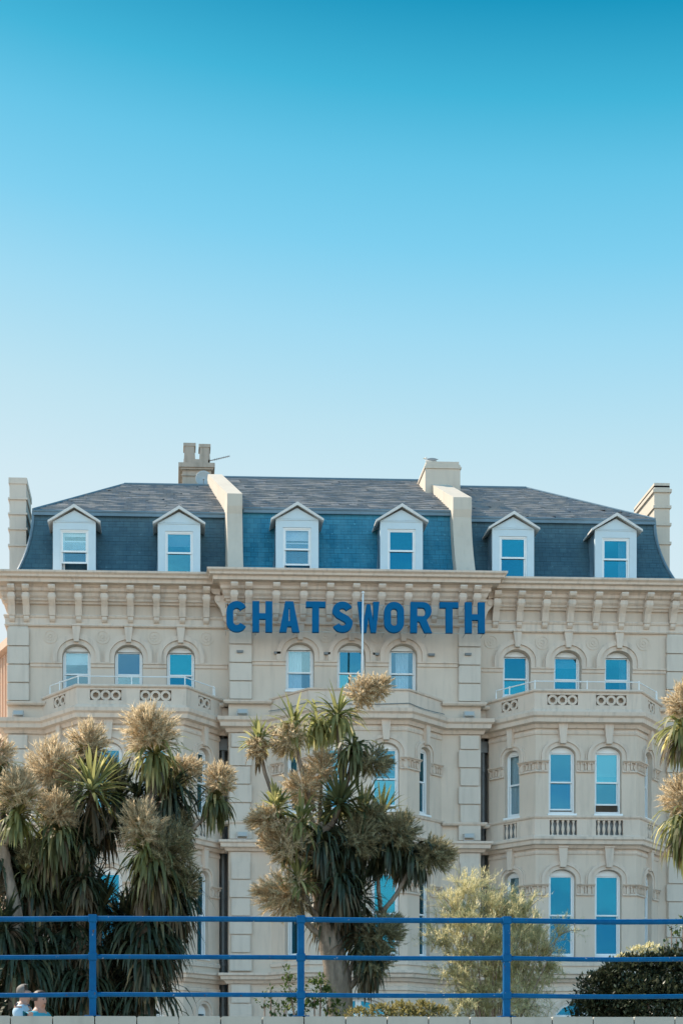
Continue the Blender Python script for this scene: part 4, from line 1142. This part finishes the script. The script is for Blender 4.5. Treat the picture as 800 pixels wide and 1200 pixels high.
cordyline('cabbage tree with wide upright sword leaves in the left clump', 100, YT + .1, [(96, 1100, .09), (92, 1040, .08), (103, 985, .065), (106, 940, .06)], [
    dict(px=108, py=925, k='up', R=52, dy=-.4, m='leafy', n=105, sk=20, top=True),
    dict(px=140, py=935, k='mix', R=42, dy=.3, m='leafdk', ball=(-8, -22, 26), bm='flowerdk'),
    dict(px=90, py=965, k='mix', R=36, dy=.5, m='leafdk', sk=20), dict(px=120, py=1062, k='up', R=42, m='leafdk', stem=True, n=70),
    dict(px=82, py=1025, k='mix', R=30, dy=.3, m='leafdk', sk=20), dict(px=110, py=1105, k='mix', R=48, m='leafdk', sk=60, stem=False),
    dict(px=105, py=1150, k='droop', R=48, m='leafdk', sk=70, stem=False, dy=-.2), dict(px=135, py=1130, k='mix', R=44, m='leafdk', sk=50, stem=False, dy=.4),
    dict(px=125, py=1175, k='mix', R=40, m='leafdk', sk=40, stem=False, dy=.2)], 13, .19, (2.9, .25, .95, 480), [(122, 955, 42, .9), (100, 985, 26, -.3), (98, 1030, 36, -.3), (108, 1050, 48, .8), (140, 1085, 42, .6)])
cordyline('tallest cabbage tree of the left clump with a big pale flower head', 168, YT - .1, [(170, 1110, .14), (166, 1060, .13), (170, 1010, .11), (174, 965, .09), (177, 930, .075)], [
    dict(px=181, py=884, k='droop', R=42, dy=-.1, m='leafy', ball=(-6, -26, 37), sk=25, n=110, bn=110, sq=.8, top=True),
    dict(px=205, py=905, k='droop', R=28, dy=.5, m='leafy', ball=(12, 0, 24), bax=(1, 0, .6)),
    dict(px=200, py=930, k='droop', R=50, dy=.3, m='leafdk', n=100, sk=30),
    dict(px=252, py=936, k='droop', R=32, dy=0, m='leaf', ball=(6, -20, 23), n=80, r=.05, **{'from': (200, 985)}),
    dict(px=170, py=998, k='mix', R=34, dy=-.5, m='leafy', ball=(-4, -28, 33), bn=90, sk=20),
    dict(px=182, py=1012, k='droop', R=56, dy=-.3, m='leaf', ball=(16, -14, 36), bm='flowerdk', sk=45, n=130, bn=90),
    dict(px=205, py=1050, k='droop', R=46, dy=.0, m='leafdk', ball=(12, -14, 24), bm='flowerdk', sk=40),
    dict(px=152, py=1072, k='up', R=34, dy=.3, m='leafdk'), dict(px=185, py=1090, k='droop', R=54, m='leafdk', sk=60, stem=False, n=110),
    dict(px=172, py=1125, k='droop', R=50, m='leafdk', sk=70, stem=False, dy=-.2), dict(px=160, py=1165, k='droop', R=36, m='leafdk', sk=50, stem=False, dy=.1),
    dict(px=212, py=975, k='mix', R=22, dy=.2, m='leafdk', stem=False, ball=(0, -6, 20), bm='flowerdk')], 14, .21, (3.0, .22, .85, 420), [(160, 935, 36, .8), (188, 960, 42, .9), (196, 1010, 44, .8), (190, 1035, 36, .7), (195, 1065, 44, .6), (150, 1100, 44, .7)])
# middle tree
cordyline('many headed cabbage tree standing alone in front of the middle bay', 400, YT, [(398, 1165, .24), (391, 1120, .22), (382, 1085, .17), (374, 1045, .14), (372, 1000, .12), (374, 965, .10)], [
    dict(px=303, py=866, k='up', R=27, dy=0, m='leafy', ball=(-1, 14, 17), bax=(0, 0, -1), sk=8, n=60, r=.045, **{'from': (335, 965)}),
    dict(px=344, py=852, k='mix', R=34, dy=-.1, m='leafy', ball=(-8, 18, 24), bax=(-.4, 0, -.6), n=70, r=.045, **{'from': (369, 950)}),
    dict(px=372, py=846, k='droop', R=32, dy=.2, m='leafy', n=75, ax=(.3, 0, 1), stem=False),
    dict(px=396, py=838, k='mix', R=36, dy=0, m='leafy', ball=(27, -24, 22), bax=(1, 0, 1), sq=1.0, bn=60, n=85, r=.055, **{'from': (402, 930)}),
    dict(px=436, py=812, k='none', stem=False, ball=(6, -4, 19), bax=(1, 0, 1), dy=-.05, bn=50),
    dict(px=414, py=878, k='droop', R=34, dy=-.2, m='leaf', ball=(24, 16, 24), bax=(1, 0, -.1), n=90, bm='flowerdk', **{'from': (402, 930)}),
    dict(px=376, py=905, k='none', ball=(0, -2, 25), dy=.2, r=.04), dict(px=355, py=925, k='none', ball=(0, 0, 28), dy=.1, r=.04),
    dict(px=324, py=948, k='up', R=30, dy=-.3, m='leafy', ball=(-14, 16, 24), bax=(-1, 0, 0), n=70),
    dict(px=352, py=965, k='mix', R=36, dy=-.5, m='leafy', n=90, sk=15), dict(px=398, py=942, k='up', R=44, dy=-.2, m='leaf', n=105),
    dict(px=425, py=955, k='mix', R=42, dy=0, m='leaf', ball=(10, 8, 24), bm='flowerdk'), dict(px=447, py=955, k='up', R=36, dy=.2, m='leaf', n=50),
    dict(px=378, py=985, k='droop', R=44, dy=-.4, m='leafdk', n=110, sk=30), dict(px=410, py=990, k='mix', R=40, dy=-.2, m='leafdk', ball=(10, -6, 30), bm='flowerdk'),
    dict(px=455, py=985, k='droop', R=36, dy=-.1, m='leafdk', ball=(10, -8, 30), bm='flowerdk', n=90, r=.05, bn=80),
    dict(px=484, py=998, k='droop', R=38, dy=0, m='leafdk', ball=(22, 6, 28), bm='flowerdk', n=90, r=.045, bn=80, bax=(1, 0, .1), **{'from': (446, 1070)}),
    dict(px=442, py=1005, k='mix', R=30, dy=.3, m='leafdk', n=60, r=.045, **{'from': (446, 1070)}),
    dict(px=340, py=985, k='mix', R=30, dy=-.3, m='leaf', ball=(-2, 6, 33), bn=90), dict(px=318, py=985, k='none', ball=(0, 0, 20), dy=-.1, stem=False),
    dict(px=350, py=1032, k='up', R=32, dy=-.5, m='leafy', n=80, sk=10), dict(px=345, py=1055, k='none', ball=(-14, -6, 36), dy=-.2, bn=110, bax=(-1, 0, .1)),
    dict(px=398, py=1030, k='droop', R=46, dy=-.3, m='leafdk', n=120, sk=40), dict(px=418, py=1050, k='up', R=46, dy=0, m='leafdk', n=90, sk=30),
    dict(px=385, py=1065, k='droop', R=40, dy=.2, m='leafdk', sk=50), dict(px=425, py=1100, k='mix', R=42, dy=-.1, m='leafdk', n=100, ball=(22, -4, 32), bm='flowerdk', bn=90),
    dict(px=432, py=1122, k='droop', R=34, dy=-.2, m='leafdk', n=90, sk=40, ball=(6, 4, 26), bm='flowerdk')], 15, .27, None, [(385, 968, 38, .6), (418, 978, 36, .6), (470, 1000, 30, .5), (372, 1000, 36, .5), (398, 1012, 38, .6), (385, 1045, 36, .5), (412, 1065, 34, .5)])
# stem of the low right fork
# right edge tree
cordyline('cabbage tree at the right edge with two heads reaching into view', 860, YT - 1, [(856, 1100, .15), (848, 1020, .12), (842, 960, .1)], [
    dict(px=800, py=852, k='droop', R=44, m='leafy', ball=(-2, -26, 27), n=100, sk=20, bn=85), dict(px=802, py=962, k='droop', R=48, m='leafy', ball=(-6, -28, 29), n=110, sk=20, bn=85),
    dict(px=845, py=900, k='mix', R=50, m='leaf', sk=20)], 16, .22)

# feathery tamarisk
def feathery(label, base_px, Yt, plumes, seed):
    random.seed(seed); bx = PX(base_px, Yt); loc = V((bx, Yt, 0)); t = thing('tamarisk_bush', label, 'bush', loc)
    wood = MB(); fol = MB()
    fork = V((0, 0, .5)); wood.tube([V((0, 0, -.05)), V((.03, 0, .25)), fork], [.09, .075, .06], 8)
    ctr = P(585, 1165, Yt) - loc
    for (px, py, r, n) in plumes:
        tip = P(px, py, Yt) - loc + V((0, random.uniform(-.5, .5), 0))
        out = (tip - ctr).normalized() + V((0, random.uniform(-.4, .4), .5)); out.normalize()
        for i in range(int(n * 1.8)):
            a0 = tip + V((random.gauss(0, .45) * r, random.gauss(0, .8) * r, random.gauss(0, .4) * r))
            d = (out * .8 + V((random.gauss(0, .55), random.gauss(0, .55), random.gauss(0, .4)))).normalized(); L = random.uniform(.22, .5)
            e = a0 + d * L; mid = (a0 + e) / 2 + UP * L * .15; e = e - UP * L * .12
            path = bez(a0, mid, e, 6)
            if i % 3 == 0: wood.tube(path, [.006 * (1 - .8 * k / 6) for k in range(7)], 4, False)
            for k in range(7):
                p = path[k]; dirn = (path[min(k + 1, 6)] - path[max(k - 1, 0)]).normalized()
                for q in range(4):
                    sd = V((random.gauss(0, 1), random.gauss(0, 1), random.gauss(0, .8))); dd = (dirn * .8 + sd * .45 + UP * .15).normalized(); L2_ = random.uniform(.06, .15)
                    fol.blade(p, dd, L2_, .012, .2, 1)
                    for u in (.3, .6, .9):
                        d2 = (dd + V((random.gauss(0, .45), random.gauss(0, .45), random.gauss(0, .45)))).normalized(); fol.blade(p + dd * L2_ * u, d2, random.uniform(.03, .07), .014, .1, 1)
        wood.tube(bez(fork, (fork + tip) / 2 + V((0, 0, -.1)), tip, 8), [.022 * (1 - .8 * k / 8) for k in range(9)], 5, False)
    wood.build('trunk', M['barkred'], t, True); fol.build('foliage', M['tamarisk'], t)
feathery('feathery pale green tamarisk behind the railing right of the middle tree', 575, -27.5, [
    (546, 1052, .18, 20), (550, 1078, .24, 30), (540, 1100, .28, 30), (520, 1106, .2, 18), (585, 1072, .24, 30), (610, 1074, .2, 20), (598, 1100, .30, 44), (625, 1098, .22, 24), (632, 1118, .2, 20),
    (575, 1120, .4, 50), (545, 1140, .36, 44), (605, 1140, .38, 50), (648, 1142, .18, 16), (560, 1170, .28, 34), (590, 1176, .24, 22), (652, 1098, .08, 6), (540, 1180, .2, 12), (575, 1186, .26, 22), (610, 1184, .2, 12), (590, 1150, .3, 30), (630, 1160, .2, 14), (528, 1068, .14, 8)], 21)

def leafbush(name, label, cat, base_px, Yt, blobs, mt, seed, size=.06, per=900, stems=True, pale=None):
    random.seed(seed); bx = PX(base_px, Yt); loc = V((bx, Yt, 0)); t = thing(name, label, cat, loc); f = MB(); w = MB(); s = (Yt - CY) / F
    for b_ in blobs:
        px, py, rx, rz = b_[:4]; c = P(px, py, Yt + (b_[4] if len(b_) > 4 else 0)) - loc; R = V((rx * s, rx * s * .8, rz * s))
        n = int(per * R.x * R.z / .25)
        w.tube(bez(V((random.uniform(-.05, .05), 0, -.05)), V((c.x * .5, c.y * .5, c.z * .3)), c, 6), [.04, .035, .03, .025, .02, .015, .01], 5, False)
        for i in range(n):
            d = rnd_dir(0, 180); r = random.uniform(.25, 1) ** .5 * random.uniform(.85, 1.12)
            p = c + V((d.x * R.x, d.y * R.y, d.z * R.z)) * r
            if p.z < .02: continue
            dd = (d + V((random.gauss(0, .7), random.gauss(0, .7), random.gauss(0, .7)))).normalized(); L = size * random.uniform(.6, 1.3)
            f.blade(p, dd, L, L * .5, .2, 2)
    w.build('stem', M['barkred'], t); f.build('foliage', M[mt], t); return t
leafbush('evergreen_bush', 'dark dense evergreen bush behind the railing at the bottom right', 'bush', 750, -28.5, [
    (704, 1166, 34, 28), (738, 1150, 40, 30), (788, 1146, 42, 32), (760, 1172, 60, 30, -.2), (690, 1184, 28, 18), (725, 1178, 50, 25, .2), (820, 1150, 44, 40), (762, 1132, 20, 14), (718, 1142, 16, 14), (806, 1128, 20, 14)], 'bush', 31, .07, 4800)
leafbush('hebe_shrub', 'pale topped shrub peeping over the dark evergreen bush', 'shrub', 705, -27.2, [(745, 1116, 14, 7), (760, 1113, 15, 7), (776, 1118, 12, 6), (728, 1124, 10, 6)], 'tamarisk', 32, .05, 4600)
leafbush('climbing_plant', 'pale leafy twig reaching in at the right edge above the bush', 'plant', 790, -27.5, [(792, 1100, 8, 8), (800, 1082, 9, 8), (778, 1106, 6, 4), (786, 1085, 4, 4)], 'shrub', 33, .06, 1500)
leafbush('euonymus_shrub', 'glossy green shrub left of the middle tree trunk', 'shrub', 372, -28.5, [(368, 1162, 18, 16), (384, 1172, 16, 16), (352, 1176, 18, 14), (376, 1150, 10, 8), (340, 1158, 12, 14), (336, 1140, 7, 7), (395, 1182, 12, 10)], 'shrub', 34, .075, 1000)
leafbush('young_shrub', 'small sparse shrub with round leaves beside the railing post', 'shrub', 312, -29, [(310, 1172, 12, 9), (322, 1182, 10, 8), (334, 1184, 12, 8), (318, 1160, 5, 5)], 'shrub', 35, .07, 1000)
leafbush('low_hedge', 'low yellow green hedge top between trunk and tamarisk', 'hedge', 465, -29.2, [(420, 1192, 22, 11), (446, 1188, 20, 11), (470, 1187, 22, 13), (495, 1186, 20, 13), (515, 1190, 18, 11), (480, 1192, 40, 10)], 'hedge', 36, .055, 5200)

# ================================================================= PEOPLE (seen from the shoulders up over the wall)
def skinned(name, verts, edges, radii, m_, parent, sub=2, root=0):
    me = bpy.data.meshes.new(name); me.from_pydata([tuple(v) for v in verts], edges, []); o = bpy.data.objects.new(name, me); COL.objects.link(o)
    o.parent = parent; me.materials.append(M[m_])
    sk = o.modifiers.new('skin', 'SKIN'); sk.use_smooth_shade = True
    if not me.skin_vertices: 
        bpy.context.view_layer.objects.active = o
    for i, r in enumerate(radii):
        sv = me.skin_vertices[0].data[i]; r = r if hasattr(r, '__len__') else (r, r); sv.radius = r; sv.use_root = (i == root)
    ss = o.modifiers.new('sub', 'SUBSURF'); ss.levels = sub; ss.render_levels = sub
    dg = bpy.context.evaluated_depsgraph_get(); ev = o.evaluated_get(dg); nm = bpy.data.meshes.new_from_object(ev); o.modifiers.clear(); o.data = nm; nm.polygons.foreach_set('use_smooth', [True] * len(nm.polygons))
    if not nm.materials: nm.materials.append(M[m_])
    return o
def person(label, px, Yp, H, turn, shirt, hair, stoop=0, collar=False, female=False):
    """walks towards +x before turning; turn rotates about the vertical"""
    t = thing('person', label, 'person', (PX(px, Yp), Yp, 0)); t.rotation_euler = (0, 0, turn)
    k = H / 1.75; q = lambda x, y, z: V((x * k, y * k, z * k))
    sw = .17 if female else .20
    # x forward, y left, z up ; feet mid-stride
    B = [q(0, 0, .95), q(0, 0, 1.10), q(.01, 0, 1.30), q(.0, 0, 1.43), q(.02, 0, 1.51), q(.04, 0, 1.60), q(.035, 0, 1.68),
         q(.0, sw, 1.40), q(-.06, sw + .05, 1.14), q(.05, sw + .05, .92), q(.08, sw + .04, .86),
         q(.0, -sw, 1.40), q(.05, -sw - .05, 1.14), q(.2, -sw - .04, .95), q(.25, -sw - .03, .89),
         q(.0, .10, .90), q(.10, .10, .50), q(.14, .10, .10), q(.26, .10, .04),
         q(.0, -.10, .90), q(-.04, -.10, .50), q(-.22, -.10, .14), q(-.12, -.10, .04)]
    E = [(0, 1), (1, 2), (2, 3), (3, 4), (4, 5), (5, 6), (3, 7), (7, 8), (8, 9), (9, 10), (3, 11), (11, 12), (12, 13), (13, 14), (0, 15), (15, 16), (16, 17), (17, 18), (0, 19), (19, 20), (20, 21), (21, 22)]
    Rr = [.13, .12, .13, .09, .055, .082, .078, .058, .042, .034, .03, .058, .042, .034, .03, .09, .062, .045, .035, .09, .062, .045, .035]
    # fingers
    for hb, s_ in ((10, 1), (14, -1)):
        for f, (dx, dy) in enumerate(((.03, -.02), (.035, -.005), (.03, .01), (.02, .022))):
            n = len(B); B += [B[hb] + q(dx * .6, dy, -.03), B[hb] + q(dx, dy, -.075), B[hb] + q(dx * 1.0, dy, -.10 + .004 * f)]
            E += [(hb, n), (n, n + 1), (n + 1, n + 2)]; Rr += [.011, .009, .008]
        n = len(B); B += [B[hb] + q(.035, -.01 * s_, .0), B[hb] + q(.05, -.015 * s_, -.035)]; E += [(hb, n), (n, n + 1)]; Rr += [.012, .010]
    # nose, ears, chin
    for p, r in ((q(.125, 0, 1.60), .014), (q(.10, 0, 1.545), .028), (q(.02, .082, 1.605), .016), (q(.02, -.082, 1.605), .016)):
        n = len(B); B.append(p); E.append((5, n)); Rr.append(r)
    skinned('body', B, E, [r * k if not hasattr(r, '__len__') else r for r in Rr], 'skin', t)
    S = [q(0, 0, .90), q(0, 0, 1.10), q(.01, 0, 1.30), q(.0, 0, 1.42), q(.005, 0, 1.455), q(.0, sw, 1.405), q(-.03, sw + .03, 1.24), q(.0, -sw, 1.405), q(.03, -sw - .03, 1.24)]
    skinned('shirt', S, [(0, 1), (1, 2), (2, 3), (3, 4), (3, 5), (5, 6), (3, 7), (7, 8)], [x * k for x in (.15, .145, .155, .135, .085, .092, .075, .092, .075)], shirt, t)
    T = [q(0, 0, .95), q(.0, .10, .88), q(.10, .10, .50), q(.14, .10, .12), q(.0, -.10, .88), q(-.04, -.10, .50), q(-.21, -.10, .16)]
    skinned('trousers', T, [(0, 1), (1, 2), (2, 3), (0, 4), (4, 5), (5, 6)], [x * k for x in (.145, .105, .08, .065, .105, .08, .065)], 'khaki', t)
    for x, y, z in ((.18, .10, .045), (-.17, -.10, .05)):
        mb = MB(); mb.ball(q(x, y, z), (.14 * k, .05 * k, .05 * k)); mb.build('shoe', M['shoe'], t, True)
    mb = MB(); c = q(.02, 0, 1.655)
    n_, m_ = 20, 12; base = 0
    for i in range(m_ + 1):
        th = pi * .62 * i / m_
        for j in range(n_):
            ph = 2 * pi * j / n_; d = V((sin(th) * cos(ph), sin(th) * sin(ph), cos(th))); r = .103 if not female else .112
            front = max(0, d.x); cut = 1 - .35 * front * (1 if th > pi * .28 else 0)
            p = c + V((d.x * r * 1.08 * cut * k, d.y * r * .92 * k, d.z * r * (1.0 if d.z > 0 else 1.1) * k)); mb.v.append(tuple(p + V((random.uniform(-.003, .003),) * 3)))
    for i in range(m_):
        for j in range(n_):
            ph = 2 * pi * (j + .5) / n_; th = pi * .62 * (i + .5) / m_
            if cos(ph) > .25 and th > pi * (.26 if female else .17): continue
            mb.f.append((i * n_ + j, i * n_ + (j + 1) % n_, (i + 1) * n_ + (j + 1) % n_, (i + 1) * n_ + j)); mb.mi.append(0)
    mb.build('hair', M[hair], t, True)
    mb = MB()
    for s_ in (-1, 1): mb.ball(q(.112, .032 * s_, 1.625), .011 * k, 8, 6)
    mb.build('eyes', M['hair_dark'], t, True)
    mb = MB(); mb.tube([q(.118, -.022, 1.565), q(.124, 0, 1.563), q(.118, .022, 1.565)], .005 * k, 5); mb.build('mouth', M['teal' if False else 'shoe'], t)
    if collar:
        mb = MB(); pts = [q(.005 + .078 * cos(a), .080 * sin(a), 1.475 + .012 * -cos(a)) for a in [2 * pi * i / 16 for i in range(17)]]; mb.tube(pts, .017 * k, 6, False)
        mb.build('collar', M['navy'], t, True)
        mb = MB(); pts = [q(.005 + .068 * cos(a), .070 * sin(a), 1.492 + .012 * -cos(a)) for a in [2 * pi * i / 16 for i in range(17)]]; mb.tube(pts, .012 * k, 6, False); mb.build('collar_edge', M['gullw'], t, True)
person('grey haired man in a pale blue polo shirt with dark collar', 27, -30.6, 1.76, radians(-12), 'polo', 'hair_grey', collar=True)
person('dark haired woman in a teal top walking beside the man', 45.5, -31.2, 1.63, radians(-35), 'teal', 'hair_dark', female=True)

# ================================================================= CAMERA, SKY, SUN
cd = bpy.data.cameras.new('camera'); cam = bpy.data.objects.new('camera', cd); COL.objects.link(cam); SC.camera = cam
cam.location = (0, CY, CZ); cam.rotation_euler = (pi / 2, 0, -TH)
cd.lens = F / 1200 * 36; cd.sensor_width = 36; cd.sensor_fit = 'AUTO'
cd.shift_x = (400 - PX0) / 1200; cd.shift_y = (HZ - 600) / 1200; cd.clip_end = 8000; cd.clip_start = .1
EL, AZ = 46.0, 40.0            # sun height; degrees behind the facade plane on the left
to_sun = V((-cos(radians(AZ)) * cos(radians(EL)), sin(radians(AZ)) * cos(radians(EL)), sin(radians(EL))))
ld = bpy.data.lights.new('sun', 'SUN'); lo = bpy.data.objects.new('sun', ld); COL.objects.link(lo)
lo.rotation_euler = to_sun.to_track_quat('Z', 'Y').to_euler(); ld.energy = 5.0; ld.angle = radians(.53); ld.color = (1, .86, .70)
W = bpy.data.worlds.new('World'); SC.world = W; W.use_nodes = True; nt = W.node_tree; bg = nt.nodes['Background']
sky = nd(nt, 'ShaderNodeTexSky', sky_type='NISHITA'); sky.sun_disc = False; sky.sun_elevation = radians(EL); sky.sun_rotation = radians(-(90 - AZ))
sky.air_density = 1.0; sky.dust_density = 1.2; sky.ozone_density = 1.5
tc = nd(nt, 'ShaderNodeTexCoord'); sx = nd(nt, 'ShaderNodeSeparateXYZ'); nt.links.new(tc.outputs['Generated'], sx.inputs[0])
# the sky pales towards the horizon and towards the sun on the left
a = nd(nt, 'ShaderNodeMath', operation='MULTIPLY_ADD'); nt.links.new(sx.outputs[0], a.inputs[0]); a.inputs[1].default_value = .12; nt.links.new(sx.outputs[2], a.inputs[2])
def s2l(c): return tuple(((x / 255 + .055) / 1.055) ** 2.4 for x in c)
EXPO = .65
rp = ramp(nt, a.outputs[0], [(0.0, s2l((240, 236, 230))), (.30, s2l((224, 238, 243))), (.385, s2l((210, 234, 243))), (.435, s2l((190, 228, 242))), (.485, s2l((160, 219, 243))), (.525, s2l((126, 208, 240))), (.56, s2l((100, 197, 232))), (.59, s2l((62, 180, 217))), (.625, s2l((14, 151, 192))), (.85, s2l((0, 100, 145)))])
# sky behind the viewer is brightened, added light for the shaded facade
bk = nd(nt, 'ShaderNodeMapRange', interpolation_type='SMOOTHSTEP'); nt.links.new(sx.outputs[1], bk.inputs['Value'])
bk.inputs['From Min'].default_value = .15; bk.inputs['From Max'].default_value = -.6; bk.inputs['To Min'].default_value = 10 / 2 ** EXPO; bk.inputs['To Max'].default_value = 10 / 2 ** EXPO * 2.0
mpw = nd(nt, 'ShaderNodeMapping'); mpw.inputs['Scale'].default_value = (1.2, 1.2, 6.0); nt.links.new(tc.outputs['Generated'], mpw.inputs[0])
cn = nd(nt, 'ShaderNodeTexNoise'); cn.inputs['Scale'].default_value = 2.6; cn.inputs['Detail'].default_value = 6; nt.links.new(mpw.outputs[0], cn.inputs['Vector'])
cl_ = ramp(nt, cn.outputs['Fac'], [(.40, (.50, .70, .88)), (.52, (.85, .90, .95)), (.64, (1.45, 1.38, 1.30))])
yb_ = nd(nt, 'ShaderNodeMapRange', interpolation_type='SMOOTHSTEP'); nt.links.new(sx.outputs[1], yb_.inputs['Value'])
yb_.inputs['From Min'].default_value = 0; yb_.inputs['From Max'].default_value = -.5; yb_.inputs['To Min'].default_value = 0; yb_.inputs['To Max'].default_value = 1
rp = mixc(nt, yb_.outputs[0], rp, mixc(nt, 1.0, rp, cl_, 'MULTIPLY'))
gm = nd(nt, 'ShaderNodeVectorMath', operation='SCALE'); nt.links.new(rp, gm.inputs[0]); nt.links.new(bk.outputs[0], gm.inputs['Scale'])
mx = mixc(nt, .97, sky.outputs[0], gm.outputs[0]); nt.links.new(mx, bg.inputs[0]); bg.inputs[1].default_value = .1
vs = SC.view_settings; vs.view_transform = 'Standard'; vs.look = 'None'; vs.exposure = EXPO; vs.gamma = 1
SC.display_settings.display_device = 'sRGB'
SC.render.engine = 'CYCLES'; SC.cycles.max_bounces = 8; SC.cycles.transparent_max_bounces = 12; SC.cycles.use_denoising = True
